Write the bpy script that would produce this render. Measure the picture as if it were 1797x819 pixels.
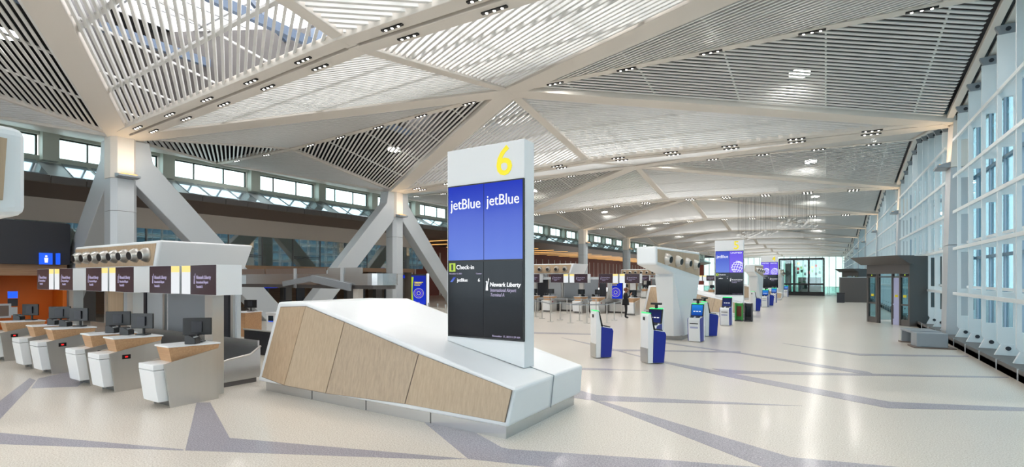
import bpy, math, random
from mathutils import Vector, Matrix
random.seed(7)
for o in list(bpy.data.objects): bpy.data.objects.remove(o)
S = bpy.context.scene
COL = S.collection
# ------------------------------------------------------------------ camera
F, VX, VY, HC = 880.0, 1449.0, 487.0, 2.35
TH = math.atan((VX - 898.5) / F); CT, ST = math.cos(TH), math.sin(TH)
cd = bpy.data.cameras.new('camera'); cam = bpy.data.objects.new('camera', cd); COL.objects.link(cam)
cam.location = (0, 0, HC); cam.rotation_euler = (math.pi / 2, 0, TH)
cd.sensor_width = 36; cd.lens = F / 1797 * 36; cd.shift_y = (VY - 409.5) / 1797; cd.clip_end = 600; cd.clip_start = .05
S.camera = cam
# ------------------------------------------------------------------ sky, sun, exposure
W = bpy.data.worlds.new('sky'); S.world = W; W.use_nodes = True
nt = W.node_tree; bg = nt.nodes['Background']
tc = nt.nodes.new('ShaderNodeTexCoord'); sp = nt.nodes.new('ShaderNodeSeparateXYZ'); rp = nt.nodes.new('ShaderNodeValToRGB')
nt.links.new(tc.outputs['Generated'], sp.inputs[0]); nt.links.new(sp.outputs['Z'], rp.inputs[0]); nt.links.new(rp.outputs[0], bg.inputs[0])
rp.color_ramp.elements[0].position = 0.0; rp.color_ramp.elements[0].color = (1, .985, .96, 1)
rp.color_ramp.elements[1].position = 1.0; rp.color_ramp.elements[1].color = (.96, .97, 1, 1)
bg.inputs[1].default_value = 3.5
sl = bpy.data.lights.new('sun', 'SUN'); sl.energy = .8; sl.angle = .05; sl.color = (1, .95, .88)
sun = bpy.data.objects.new('sun', sl); COL.objects.link(sun)
sun.rotation_euler = Vector((.42, .38, -.82)).to_track_quat('-Z', 'Y').to_euler(); sun.location = (0, 0, 40)
S.view_settings.view_transform = 'Standard'; S.view_settings.look = 'None'
S.view_settings.gamma = 1; S.view_settings.use_curve_mapping = False
S.view_settings.exposure = 0.62

# ------------------------------------------------------------------ helpers
def ray(x, y):
    u = (x - 898.5) / F; v = (VY - y) / F
    return Vector((-ST + u * CT, CT + u * ST, v))
def fl(x, y, z=0.0):
    r = ray(x, y); t = (z - HC) / r.z
    return Vector((r.x * t, r.y * t, z))
def hitp(x, y, p0, n):
    r = ray(x, y); o = Vector((0, 0, HC)); n = Vector(n); t = (Vector(p0) - o).dot(n) / r.dot(n)
    return o + r * t

class MB:
    def __init__(s): s.v = []; s.f = []
    def box(s, x0, x1, y0, y1, z0, z1):
        b = len(s.v)
        s.v += [(x0, y0, z0), (x1, y0, z0), (x1, y1, z0), (x0, y1, z0), (x0, y0, z1), (x1, y0, z1), (x1, y1, z1), (x0, y1, z1)]
        s.f += [[b + i for i in q] for q in ((0, 3, 2, 1), (4, 5, 6, 7), (0, 1, 5, 4), (1, 2, 6, 5), (2, 3, 7, 6), (3, 0, 4, 7))]
        return s
    def hexa(s, bot, top):
        b = len(s.v); n = len(bot)
        s.v += [tuple(p) for p in bot] + [tuple(p) for p in top]
        s.f.append([b + i for i in range(n)][::-1]); s.f.append([b + n + i for i in range(n)])
        for i in range(n):
            j = (i + 1) % n; s.f.append([b + i, b + j, b + n + j, b + n + i])
        return s
    def prism(s, poly, axis, a0, a1):
        def mk(p, a):
            return {'x': (a, p[0], p[1]), 'y': (p[0], a, p[1]), 'z': (p[0], p[1], a)}[axis]
        return s.hexa([mk(p, a0) for p in poly], [mk(p, a1) for p in poly])
    def bar(s, p, q, w, h, up=(0, 0, 1)):
        p = Vector(p); q = Vector(q); d = (q - p).normalized(); up = Vector(up)
        r = d.cross(up)
        if r.length < 1e-4: r = d.cross(Vector((1, 0, 0)))
        r.normalize(); n = r.cross(d)
        c = [r * (a * w / 2) + n * (b * h / 2) for a, b in ((-1, -1), (1, -1), (1, 1), (-1, 1))]
        return s.hexa([p + k for k in c], [q + k for k in c])
    def tube(s, p, q, r, r2=None, n=12, cap=True):
        p = Vector(p); q = Vector(q); d = (q - p).normalized(); r2 = r if r2 is None else r2
        a = d.orthogonal().normalized(); c = d.cross(a); b = len(s.v)
        for P, R in ((p, r), (q, r2)):
            for i in range(n):
                t = 2 * math.pi * i / n; s.v.append(tuple(P + a * (R * math.cos(t)) + c * (R * math.sin(t))))
        for i in range(n):
            j = (i + 1) % n; s.f.append([b + i, b + j, b + n + j, b + n + i])
        if cap: s.f.append([b + i for i in range(n)][::-1]); s.f.append([b + n + i for i in range(n)])
        return s
    def path(s, pts, r, n=8):
        for p, q in zip(pts[:-1], pts[1:]): s.tube(p, q, r, n=n)
        return s
    def lathe(s, o, d, prof, n=20):
        o = Vector(o); d = Vector(d).normalized(); a = d.orthogonal().normalized(); c = d.cross(a); b = len(s.v)
        for R, t in prof:
            for i in range(n):
                k = 2 * math.pi * i / n; s.v.append(tuple(o + d * t + a * (R * math.cos(k)) + c * (R * math.sin(k))))
        for m in range(len(prof) - 1):
            for i in range(n):
                j = (i + 1) % n; s.f.append([b + m * n + i, b + m * n + j, b + (m + 1) * n + j, b + (m + 1) * n + i])
        return s
    def quad(s, *p):
        b = len(s.v); s.v += [tuple(k) for k in p]; s.f.append([b + i for i in range(len(p))]); return s
    def mesh(s, name, mat, smooth=False):
        m = bpy.data.meshes.new(name); m.from_pydata(s.v, [], s.f); m.update()
        if mat: m.materials.append(mat)
        if smooth:
            for p in m.polygons: p.use_smooth = True
        return m
    def build(s, name, mat, parent=None, bevel=0, smooth=False, kind=None, label=None):
        o = bpy.data.objects.new(name, s.mesh(name, mat, smooth)); COL.objects.link(o); o.parent = parent; reg(o, parent)
        if bevel:
            b = o.modifiers.new('bevel', 'BEVEL'); b.width = bevel; b.segments = 3; b.limit_method = 'ANGLE'; b.angle_limit = .5
        if kind: o['kind'] = kind
        if label: o['label'] = label
        return o
def tag(o, label, cat, group=None):
    o['label'] = label; o['category'] = cat
    if group: o['group'] = group
    return o
def thing(name, label, cat, loc=(0, 0, 0), rz=0, group=None):
    o = bpy.data.objects.new(name, None); COL.objects.link(o); o.location = loc; o.rotation_euler = (0, 0, rz)
    o.empty_display_size = .1
    return tag(o, label, cat, group)
def struct(name, loc=(0, 0, 0), label=None):
    o = bpy.data.objects.new(name, None); COL.objects.link(o); o.location = loc; o['kind'] = 'structure'; o.empty_display_size = .1
    if label: o['label'] = label
    return o
def copy_tree(o, parent=None):
    c = o.copy(); COL.objects.link(c); c.parent = parent; reg(c, parent)
    for ch in list(KIDS(o)): copy_tree(ch, c)
    return c
CH = {}
def reg(o, p):
    if p is not None: CH.setdefault(p.name, []).append(o)
def KIDS(o): return CH.get(o.name, [])
def dup(o, loc, rz=None, label=None, group=None):
    c = copy_tree(o); c.location = loc
    if rz is not None: c.rotation_euler = (0, 0, rz)
    if label: c['label'] = label
    if group: c['group'] = group
    return c
FONTCACHE = {}
def text(body, parent, mat, pos, xdir, up, h, align='LEFT', name='lettering', depth=.003, width=None, bold=0, shear=0):
    key = (body, align, bold, shear)
    if key not in FONTCACHE:
        cu = bpy.data.curves.new('t', 'FONT'); cu.body = body; cu.align_x = align; cu.offset = bold; cu.shear = shear; cu.extrude = .004
        cu.resolution_u = 3
        t = bpy.data.objects.new('t', cu); COL.objects.link(t)
        dg = bpy.context.evaluated_depsgraph_get(); me = bpy.data.meshes.new_from_object(t.evaluated_get(dg))
        bpy.data.objects.remove(t); FONTCACHE[key] = me
    me = FONTCACHE[key].copy(); me.materials.clear(); me.materials.append(mat)
    o = bpy.data.objects.new(name, me); COL.objects.link(o); o.parent = parent; reg(o, parent)
    X = Vector(xdir).normalized(); Z = Vector(up).normalized(); N = X.cross(Z)
    ys = [v.co.y for v in me.vertices]; xs = [v.co.x for v in me.vertices]
    sy = h; sx = h
    if width: sx = width / (max(xs) - min(xs))
    o.matrix_local = Matrix.Translation(Vector(pos) + N * depth) @ Matrix((( X.x, Z.x, N.x, 0), (X.y, Z.y, N.y, 0), (X.z, Z.z, N.z, 0), (0, 0, 0, 1))) @ Matrix.Diagonal((sx, sy, 1, 1))
    return o

# ------------------------------------------------------------------ materials
def srgb(r, g, b):
    f = lambda c: (c / 255 / 12.92) if c / 255 <= .04045 else ((c / 255 + .055) / 1.055) ** 2.4
    return (f(r), f(g), f(b), 1)
def pm(name, rgb, rough=.5, metal=0, spec=.5, emit=None, es=0, noise=0, scale=8, stretch=(1, 1, 1), coat=0, bump=0):
    m = bpy.data.materials.new(name); m.use_nodes = True; n = m.node_tree.nodes; l = m.node_tree.links
    p = n['Principled BSDF']; p.inputs['Base Color'].default_value = srgb(*rgb); p.inputs['Roughness'].default_value = rough
    p.inputs['Metallic'].default_value = metal; p.inputs['Specular IOR Level'].default_value = spec; p.inputs['Coat Weight'].default_value = coat
    if emit: p.inputs['Emission Color'].default_value = srgb(*emit); p.inputs['Emission Strength'].default_value = es
    if noise:
        t = n.new('ShaderNodeTexCoord'); mp = n.new('ShaderNodeMapping'); mp.inputs['Scale'].default_value = stretch
        nz = n.new('ShaderNodeTexNoise'); nz.inputs['Scale'].default_value = scale; nz.inputs['Detail'].default_value = 5
        mx = n.new('ShaderNodeMix'); mx.data_type = 'RGBA'; c = srgb(*rgb)
        mx.inputs['A'].default_value = (c[0] * (1 - noise), c[1] * (1 - noise), c[2] * (1 - noise), 1)
        mx.inputs['B'].default_value = (min(1, c[0] * (1 + noise)), min(1, c[1] * (1 + noise)), min(1, c[2] * (1 + noise)), 1)
        l.new(t.outputs['Object'], mp.inputs[0]); l.new(mp.outputs[0], nz.inputs[0]); l.new(nz.outputs[0], mx.inputs[0]); l.new(mx.outputs[2], p.inputs['Base Color'])
        if metal:
            mr = n.new('ShaderNodeMapRange'); mr.inputs[3].default_value = rough * .7; mr.inputs[4].default_value = rough * 1.4
            l.new(nz.outputs[0], mr.inputs[0]); l.new(mr.outputs[0], p.inputs['Roughness'])
        if bump:
            bp = n.new('ShaderNodeBump'); bp.inputs['Strength'].default_value = bump; bp.inputs['Distance'].default_value = .01
            l.new(nz.outputs[0], bp.inputs['Height']); l.new(bp.outputs[0], p.inputs['Normal'])
    return m
def glass(name, tint, gloss=.12, rough=.02):
    m = bpy.data.materials.new(name); m.use_nodes = True; n = m.node_tree.nodes; l = m.node_tree.links
    n.remove(n['Principled BSDF']); out = n['Material Output']
    tr = n.new('ShaderNodeBsdfTransparent'); tr.inputs[0].default_value = srgb(*tint)
    gl = n.new('ShaderNodeBsdfGlossy'); gl.inputs['Roughness'].default_value = rough; gl.inputs[0].default_value = (.9, .95, .97, 1)
    fr0 = n.new('ShaderNodeLayerWeight'); fr0.inputs[0].default_value = .5
    fr = n.new('ShaderNodeMath'); fr.operation = 'POWER'; fr.inputs[1].default_value = 5; l.new(fr0.outputs['Facing'], fr.inputs[0])
    ad = n.new('ShaderNodeMath'); ad.operation = 'ADD'; ad.inputs[1].default_value = gloss; ad.use_clamp = True
    mx = n.new('ShaderNodeMixShader'); l.new(fr.outputs[0], ad.inputs[0]); l.new(ad.outputs[0], mx.inputs[0])
    l.new(tr.outputs[0], mx.inputs[1]); l.new(gl.outputs[0], mx.inputs[2]); l.new(mx.outputs[0], out.inputs[0])
    return m
def wood(name, a, b, axis=2, scale=3.0, rough=.45):
    m = bpy.data.materials.new(name); m.use_nodes = True; n = m.node_tree.nodes; l = m.node_tree.links; p = n['Principled BSDF']
    p.inputs['Roughness'].default_value = rough
    t = n.new('ShaderNodeTexCoord'); mp = n.new('ShaderNodeMapping')
    st = [9, 9, 9]; st[axis] = .25; mp.inputs['Scale'].default_value = st
    nz = n.new('ShaderNodeTexNoise'); nz.inputs['Scale'].default_value = scale; nz.inputs['Detail'].default_value = 6; nz.inputs['Roughness'].default_value = .6
    rr = n.new('ShaderNodeValToRGB'); rr.color_ramp.elements[0].position = .3; rr.color_ramp.elements[1].position = .7
    rr.color_ramp.elements[0].color = srgb(*a); rr.color_ramp.elements[1].color = srgb(*b)
    l.new(t.outputs['Object'], mp.inputs[0]); l.new(mp.outputs[0], nz.inputs[0]); l.new(nz.outputs[0], rr.inputs[0]); l.new(rr.outputs[0], p.inputs['Base Color'])
    return m
def terrazzo(name, base, dark, light, rough):
    m = bpy.data.materials.new(name); m.use_nodes = True; n = m.node_tree.nodes; l = m.node_tree.links; p = n['Principled BSDF']
    t = n.new('ShaderNodeTexCoord'); v = n.new('ShaderNodeTexNoise'); v.inputs['Scale'].default_value = 55; v.inputs['Detail'].default_value = 4
    rr = n.new('ShaderNodeValToRGB'); e = rr.color_ramp.elements
    e[0].position = .36; e[0].color = srgb(*dark); e[1].position = .62; e[1].color = srgb(*light); k = e.new(.47); k.color = srgb(*base); k = e.new(.54); k.color = srgb(*base)
    big = n.new('ShaderNodeTexNoise'); big.inputs['Scale'].default_value = .35; big.inputs['Detail'].default_value = 3
    mx = n.new('ShaderNodeMix'); mx.data_type = 'RGBA'; mx.blend_type = 'MULTIPLY'; mx.inputs[0].default_value = 1
    r2 = n.new('ShaderNodeValToRGB'); r2.color_ramp.elements[0].color = (.86, .86, .87, 1); r2.color_ramp.elements[1].color = (1, 1, .99, 1)
    l.new(t.outputs['Object'], v.inputs[0]); l.new(t.outputs['Object'], big.inputs[0]); l.new(v.outputs[0], rr.inputs[0]); l.new(big.outputs[0], r2.inputs[0])
    l.new(rr.outputs[0], mx.inputs['A']); l.new(r2.outputs[0], mx.inputs['B']); l.new(mx.outputs['Result'], p.inputs['Base Color'])
    p.inputs['Roughness'].default_value = rough; p.inputs['Specular IOR Level'].default_value = .5; p.inputs['Coat Weight'].default_value = .22; p.inputs['Coat Roughness'].default_value = .13
    return m
def emis(name, rgb, s):
    s *= .72 if s < 3 else 1
    m = bpy.data.materials.new(name); m.use_nodes = True; n = m.node_tree.nodes; p = n['Principled BSDF']
    p.inputs['Base Color'].default_value = (0.01, 0.01, 0.01, 1); p.inputs['Emission Color'].default_value = srgb(*rgb); p.inputs['Emission Strength'].default_value = s
    p.inputs['Roughness'].default_value = .15
    return m
def screen(name, top, bot, s):
    s *= .68
    m = bpy.data.materials.new(name); m.use_nodes = True; n = m.node_tree.nodes; l = m.node_tree.links; p = n['Principled BSDF']
    t = n.new('ShaderNodeTexCoord'); sx = n.new('ShaderNodeSeparateXYZ'); rr = n.new('ShaderNodeValToRGB')
    rr.color_ramp.elements[0].color = srgb(*bot); rr.color_ramp.elements[1].color = srgb(*top)
    l.new(t.outputs['Generated'], sx.inputs[0]); l.new(sx.outputs['Z'], rr.inputs[0]); l.new(rr.outputs[0], p.inputs['Emission Color'])
    p.inputs['Base Color'].default_value = (0.004, 0.004, 0.006, 1); p.inputs['Emission Strength'].default_value = s; p.inputs['Roughness'].default_value = .1; p.inputs['Specular IOR Level'].default_value = .2
    return m
M = dict(
    floor=terrazzo('terrazzo_cream', (220, 211, 199), (186, 174, 160), (238, 232, 223), .3),
    band=terrazzo('terrazzo_slate', (158, 153, 163), (120, 116, 128), (188, 184, 192), .3),
    white=pm('white_solid_surface', (236, 238, 240), .28, spec=.5),
    paint=pm('warm_white_paint', (226, 219, 210), .5), slat=pm('white_slat_aluminium', (232, 231, 228), .42),
    deck=pm('dark_roof_deck', (52, 52, 54), .8), blue_steel=pm('blue_grey_steel', (96, 112, 134), .5),
    sky_frame=pm('skylight_frame', (214, 218, 222), .5),
    grey=pm('grey_metal_panel', (150, 156, 162), .4, .3), lgrey=pm('light_grey_cladding', (188, 193, 197), .42, .15),
    dgrey=pm('dark_grey_panel', (92, 88, 86), .5), char=pm('charcoal_panel', (44, 45, 52), .45), black=pm('black_plastic', (20, 20, 22), .35),
    brown=pm('umber_panel', (112, 97, 88), .5), tan=pm('taupe_wall', (186, 175, 164), .6), sillgrey=pm('sill_metal', (170, 182, 196), .12, .75),
    greenframe=pm('grey_green_frame', (176, 182, 172), .45), dframe=pm('dark_frame', (58, 64, 60), .4, .3),
    steel=pm('brushed_stainless', (212, 210, 206), .34, .9, noise=.05, scale=4, stretch=(2.2, 2.2, .1)),
    steelh=pm('brushed_stainless_wide', (206, 206, 206), .26, .92),
    wood=wood('pale_oak_veneer', (176, 150, 122), (196, 171, 142)), woodm=wood('oak_veneer', (180, 138, 100), (202, 162, 122), 0),
    wood2=wood('pale_oak_veneer_light', (178, 156, 130), (197, 176, 150)), wood3=wood('pale_oak_veneer_grey', (170, 150, 128), (192, 172, 148)),
    woodd=wood('brown_oak_wall', (140, 108, 82), (172, 136, 104), 1), orange=pm('orange_wall', (214, 104, 14), .5),
    terra=pm('terracotta_panel', (128, 62, 50), .6), rib=pm('white_line', (214, 196, 188), .5),
    fin=pm('white_fin_paint', (226, 232, 234), .38), glass=glass('clear_glass', (222, 238, 240), .05), glass_t=glass('teal_glass', (172, 198, 206), .08),
    glass_b=glass('reflective_office_glass', (206, 208, 200), .26), glass_e=glass('tinted_end_glass', (178, 194, 192), .05), glass_s=glass('skylight_glass', (236, 243, 248), .02),
    guard=glass('guard_glass', (206, 228, 224), .10),
    blue=pm('royal_blue_panel', (24, 44, 150), .35), signbrown=emis('dark_plum_screen', (62, 46, 54), .75),
    white_e=emis('lit_white_panel', (240, 244, 248), .85), yellow_e=emis('lit_yellow_panel', (255, 226, 140), 1.0),
    txt=emis('white_lettering', (250, 252, 255), .95), txt2=emis('pale_lilac_lettering', (196, 186, 222), .6), yel=pm('yellow_numeral', (252, 232, 40), .4, emit=(252, 232, 40), es=.12),
    scrb=screen('blue_screen', (36, 58, 190), (96, 126, 222), .95), scrp=screen('violet_screen', (92, 66, 226), (124, 100, 240), .95),
    scrd=screen('dark_screen', (32, 42, 48), (8, 8, 12), .8), scrs=screen('kiosk_screen', (20, 28, 70), (30, 44, 110), .9),
    scrc=screen('bright_kiosk_screen', (30, 130, 220), (20, 60, 150), 1.0), scra=screen('advert_screen', (16, 34, 150), (24, 52, 200), 1.0),
    lime=emis('lime_pictogram', (176, 206, 40), .9), green=emis('green_status_light', (40, 230, 120), 1.4), red=emis('red_led', (230, 30, 30), 1.6),
    bluesign=emis('blue_restroom_sign', (30, 90, 235), 1.1), lamp=emis('downlight_lens', (255, 250, 240), 14), bay=emis('high_bay_lens', (255, 253, 248), 14),
    warm=emis('linear_light', (255, 190, 110), 1.6), bowl=pm('silver_nozzle', (206, 203, 198), .32, .8), rubber=pm('dark_belt', (36, 36, 38), .6),
    kick=pm('plinth_steel', (150, 150, 150), .3, .9), skin=pm('skin', (176, 128, 100), .5), cloth=pm('black_clothing', (24, 24, 28), .8), hair=pm('auburn_hair', (104, 62, 40), .7),
    yellowsticker=pm('yellow_sticker', (226, 210, 40), .5), lilac=pm('lilac_glass_door', (176, 180, 214), .2), concrete=pm('pavement_concrete', (176, 176, 172), .8, noise=.08, scale=2),
    extblue=pm('blue_grey_building', (120, 146, 164), .6), extwhite=pm('pale_building', (198, 202, 204), .6), greenp=pm('green_vinyl', (60, 150, 70), .5),
)

# ================================================================== SETTING
R, L, BAY, Y0 = 4.08, -26.1, 16.4, 9.5
RX = -11.2                                   # ridge
ZC, ZM, ZN, ZK = 8.45, 8.82, 10.15, 9.75
FY0, FY1 = -23.3, 80.0
YE = 173.5                                   # far end of the hall
fo = MB().box(-46, 5.6, FY0, FY1, -.25, 0).build('floor', M['floor']); fo['kind'] = 'structure'
def band(pts, z=.0015):
    p = [fl(x, y) for x, y in pts]
    a = sum(p[i].x * p[(i + 1) % len(p)].y - p[(i + 1) % len(p)].x * p[i].y for i in range(len(p)))
    if a < 0: p = p[::-1]
    m = MB(); m.hexa([(q.x, q.y, -.01) for q in p], [(q.x, q.y, z) for q in p])
    m.build('floor_band', M['band'], fo)
for i, pts in enumerate([
    [(-60, 754), (0, 759), (322, 788), (322, 790), (0, 779), (-60, 774)],
    [(325, 790), (345, 706), (369, 706), (403, 768), (822, 805), (770, 806)],
    [(741, 738), (797, 738), (881, 785), (897, 788), (1147, 805), (1325, 819), (1420, 832), (1100, 832), (897, 813), (822, 805)],
    [(-30, 745), (0, 735), (50, 682), (63, 667), (52, 663), (0, 703), (-30, 722)],
    [(55, 681), (67, 664), (120, 652), (150, 668), (136, 678)],
    [(1000, 680), (1047, 693), (1408, 712), (1045, 703), (1000, 697)],
    [(1042, 703), (1062, 705), (1388, 802), (1573, 819), (1700, 832), (1370, 832), (1338, 819)],
    [(1062, 610), (1157, 632), (1257, 650), (1563, 705), (1797, 715), (1850, 717), (1850, 724), (1797, 721), (1558, 716), (1247, 655), (1157, 635)],
    [(1250, 646.5), (1320, 651), (1770, 661), (1770, 663), (1280, 655)],
    [(1157, 599), (1307, 619.5), (1523, 652), (1535, 657), (1500, 654), (1307, 621.5), (1157, 601)],
    [(1373, 602), (1508, 620.5), (1700, 624), (1700, 626), (1508, 623.5)],
    [(1007, 644.5), (1137, 650), (1007, 648.5)],
    [(937, 582.5), (1037, 585.5), (1037, 587), (937, 585)],
    [(1067, 612.5), (1300, 616.5), (1300, 618.5), (1067, 615)],
    [(985, 592), (1062, 608), (1100, 618), (1062, 611)],
]): band(pts, .0012 + .0003 * i)
lower = MB().box(-46, 5.6, FY1, YE, -4.4, -4.2).build('floor_lower', M['floor']); lower['kind'] = 'structure'
MB().box(-46, 5.6, FY1, FY1 + .15, -4.2, .02).build('floor_edge', M['char'], fo)

# ---------------------------------------------------------------- ceiling
ceil = struct('ceiling')
def lerp(a, b, t): return a + (b - a) * t
slat_n = 0
PITCH, SW, SH = .205, .08, .12
def tri_slats(A, B, C, single, mats='slat', inset=.55, end=.30, SW=.08, SH=.12):
    """slats parallel to edge A-B stepping towards C"""
    global slat_n
    A, B, C = Vector(A), Vector(B), Vector(C)
    n = (B - A).cross(C - A).normalized()
    if n.z < 0: n = -n
    dist = ((C - A) - (B - A).normalized() * (C - A).dot((B - A).normalized())).length
    m = MB(); d = inset
    while d < dist - .12:
        t = d / dist; p = lerp(A, C, t); q = lerp(B, C, t); Lg = (q - p).length
        if Lg < .9: break
        u = (q - p).normalized(); p2 = p + u * end; q2 = q - u * end
        k = MB() if single else m
        off = n * (SH / 2)
        k.bar(p2 + off, q2 + off, SW, SH, n)
        if single: k.build('slat', M[mats], ceil); slat_n += 1
        d += PITCH
    if not single: m.build('slat_field', M[mats], ceil, kind='stuff')
    # carrier rails running along the hall above the slats
    r = MB(); x0 = min(A.x, B.x, C.x); x1 = max(A.x, B.x, C.x)
    x = math.ceil(x0 / 2.9) * 2.9
    e = [(A, B), (B, C), (C, A)]
    while x < x1:
        h = []
        for P, Q in e:
            if (P.x - x) * (Q.x - x) < 0:
                h.append(lerp(P, Q, (x - P.x) / (Q.x - P.x)))
        if len(h) == 2 and (h[0] - h[1]).length > .8: r.bar(h[0] + n * (SH + .03), h[1] + n * (SH + .03), .05, .06, n)
        x += 2.9
    if SH > .1:
        k = 2.0; Lc = (B - C).length
        while k < (A - C).length - 1:
            f_ = k / (A - C).length; r.bar(lerp(C, A, f_) + n * (SH + .06), lerp(B, A, f_) + n * (SH + .06), .12, .1, n); k += 2.0
    if r.v: r.build('carrier_rail', M['slat'], ceil)
def beam(P, Q, w, h, name='rib_beam', drop=.0, mat='paint'):
    P, Q = Vector(P), Vector(Q); off = Vector((0, 0, h / 2 - drop))
    return MB().bar(P + off, Q + off, w, h).build(name, M[mat], ceil, bevel=.02)
def downlight(P, Q, t):
    P, Q = Vector(P), Vector(Q); u = (Q - P).normalized(); c = lerp(P, Q, t)
    hsg = MB().bar(c - u * .36, c + u * .36, .085, .05).build('downlight', M['black'], ceil)
    DLN[0] += 1
    if DLN[0] % 2 == 0 and c.y > -20:
        ld = bpy.data.lights.new('downlight_beam', 'AREA'); ld.shape = 'DISK'; ld.size = .34; ld.energy = 36; ld.color = (1, .97, .93)
        lo = bpy.data.objects.new('downlight_beam', ld); COL.objects.link(lo); lo.location = c - Vector((0, 0, .06))
    for k in (-.22, 0, .22):
        p = c + u * k; MB().tube(p - Vector((0, 0, .024)), p - Vector((0, 0, .03)), .035, n=10).build('lens', M['lamp'], hsg)
HB = 40
DLN = [0]
DZ = 13.0
def Yc(k): return Y0 + BAY * k
nodes = {}
for b in range(-2, 10):
    ya, yb = Yc(b), Yc(b + 1); ym = (ya + yb) / 2
    N = Vector((RX, ym, ZN)); La = Vector((L, ya, ZC)); Lb = Vector((L, yb, ZC)); Ra = Vector((R, ya, ZC)); Rb = Vector((R, yb, ZC))
    Kl = Vector((L, ym, ZK)); Kr = Vector((R, ym, ZK)); Ma = Vector((RX, ya, ZM)); Mb = Vector((RX, yb, ZM))
    s = b == 0
    for A, B, C in ((N, La, Kl), (N, Lb, Kl), (N, Lb, Mb), (N, Rb, Mb), (N, Rb, Kr), (N, Ra, Kr), (N, Ra, Ma), (N, La, Ma)):
        tri_slats(A, B, C, s, **(dict(SW=.09, SH=.035) if C in (Kl, Kr) else {}))
    for C_ in (La, Lb, Ra, Rb):
        beam(N, C_, .85, .30, drop=.12)
        h0 = Vector((0, 0, .2)); P_, Q_ = N + h0, C_ + h0; sd = (Q_ - P_).cross(Vector((0, 0, 1))).normalized() * .03
        MB().hexa([P_ - sd, Q_ - sd, Q_ + sd, P_ + sd], [Vector((p.x, p.y, DZ)) for p in (P_ - sd, Q_ - sd, Q_ + sd, P_ + sd)]).build('added_skylight_baffle', M['dgrey'], ceil)  # unseen baffle wall, added to keep skylight from behind the side triangles
    for K in (Kl, Kr):
        beam(N, K, .34, .22, drop=.06)
        if b >= -1 and b < 4:
            for t in (.14, .33, .52, .71, .88): downlight(lerp(N, N, 0) - Vector((0, 0, .075)), K - Vector((0, 0, .075)), t)
    beam(Ma, N, .42, .22, drop=.05); beam(N, Mb, .42, .22, drop=.05)
    for E in (Lb, Rb):
        MB().bar(Mb + Vector((0, 0, .16)), E + Vector((0, 0, .16)), .2, .03).build('added_groove_cover', M['dgrey'], ceil)  # cover strip added to block skylight between the paired beams
        for sgn in (-1, 1):
            o = Vector((0, .29 * sgn, 0))
            beam(Mb + o, E + o, .44, .24, drop=.04)
            if b < 3:
                for t in (.12, .3, .48, .66, .84): downlight(Mb + o - Vector((0, 0, .055)), E + o - Vector((0, 0, .055)), t)
    # edge trims along the column lines
    for K, C_ in ((Kl, La), (Kl, Lb), (Kr, La * 0 + Ra), (Kr, Rb)):
        beam(K, C_, .22, .16, 'edge_trim', drop=.02)
    # outer ceiling, right: dark slot then white soffit up to the glass wall
    for C_ in (Ra, Rb):
        m = MB(); m.hexa([C_ + Vector((.24, 0, .05)), Kr + Vector((.24, 0, .05)), Kr + Vector((1.2, 0, .0)), C_ + Vector((1.2, 0, .0))],
                         [C_ + Vector((.24, 0, .12)), Kr + Vector((.24, 0, .12)), Kr + Vector((1.2, 0, .12)), C_ + Vector((1.2, 0, .12))])
        m.build('soffit_panel', M['paint'], ceil)
        MB().bar(C_ + Vector((.18, 0, .14)), Kr + Vector((.18, 0, .14)), .3, .04).build('shadow_gap', M['black'], ceil)
    # outer ceiling, left, out to the clerestory
    Q = Vector((-34, ym, 9.85)); Wa = Vector((-34, ya, 9.8)); Wb = Vector((-34, yb, 9.8))
    if b >= -1:
        for C_, W_ in ((La, Wa), (Lb, Wb)):
            m = MB(); up = Vector((0, 0, .08)); m.hexa([C_, Q, W_], [C_ + up, Q + up, W_ + up]); m.build('outer_panel', M['paint'], ceil)
            # slats of the triangle column - mid edge - wall, along the diagonal direction
            dirv = Vector((-15.0, 8.2 if C_ is La else -8.2, 0)).normalized(); mm = MB(); T = [C_, Kl, Q]
            nrm = Vector((dirv.y, -dirv.x, 0)); ds = [p.dot(nrm) for p in T]; d = min(ds) + .25
            while d < max(ds) - .2:
                h = []
                for i in range(3):
                    P_, Q_ = T[i], T[(i + 1) % 3]; a_, b_ = ds[i], ds[(i + 1) % 3]
                    if (a_ - d) * (b_ - d) < 0: h.append(lerp(P_, Q_, (d - a_) / (b_ - a_)))
                if len(h) == 2 and (h[0] - h[1]).length > .5: mm.bar(h[0] + Vector((0, 0, .1)), h[1] + Vector((0, 0, .1)), SW, SH)
                d += PITCH
            mm.build('slat_field', M['slat'], ceil, kind='stuff')
        beam(Kl, Q, .34, .2, drop=.05)
        if b < 3:
            for t in (.3, .7): downlight(Kl - Vector((0, 0, .06)), Q - Vector((0, 0, .06)), t)
        beam(Q, La, .2, .14, 'edge_trim', drop=.05); beam(Q, Lb, .2, .14, 'edge_trim', drop=.05)
    # high bay lamps above the slats
    for K, C_ in ((Kr, Rb), (Kl, Lb)):
        c = N * .32 + K * .26 + C_ * .42; c.z += .42; pn_ = (K - N).cross(C_ - N).normalized(); pn_ = -pn_ if pn_.z > 0 else pn_
        if b >= -1:
            MB().tube(c, c + Vector((0, 0, .12)), .34, n=20).build('high_bay_lamp', M['bay'], ceil)
            ld = bpy.data.lights.new('high_bay_light', 'AREA'); ld.shape = 'DISK'; ld.size = .9; ld.energy = HB; ld.color = (1, .97, .92)
            lo = bpy.data.objects.new('high_bay_light', ld); COL.objects.link(lo); lo.location = c - Vector((0, 0, .47)); lo.rotation_euler = pn_.to_track_quat('-Z', 'Y').to_euler()
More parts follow.
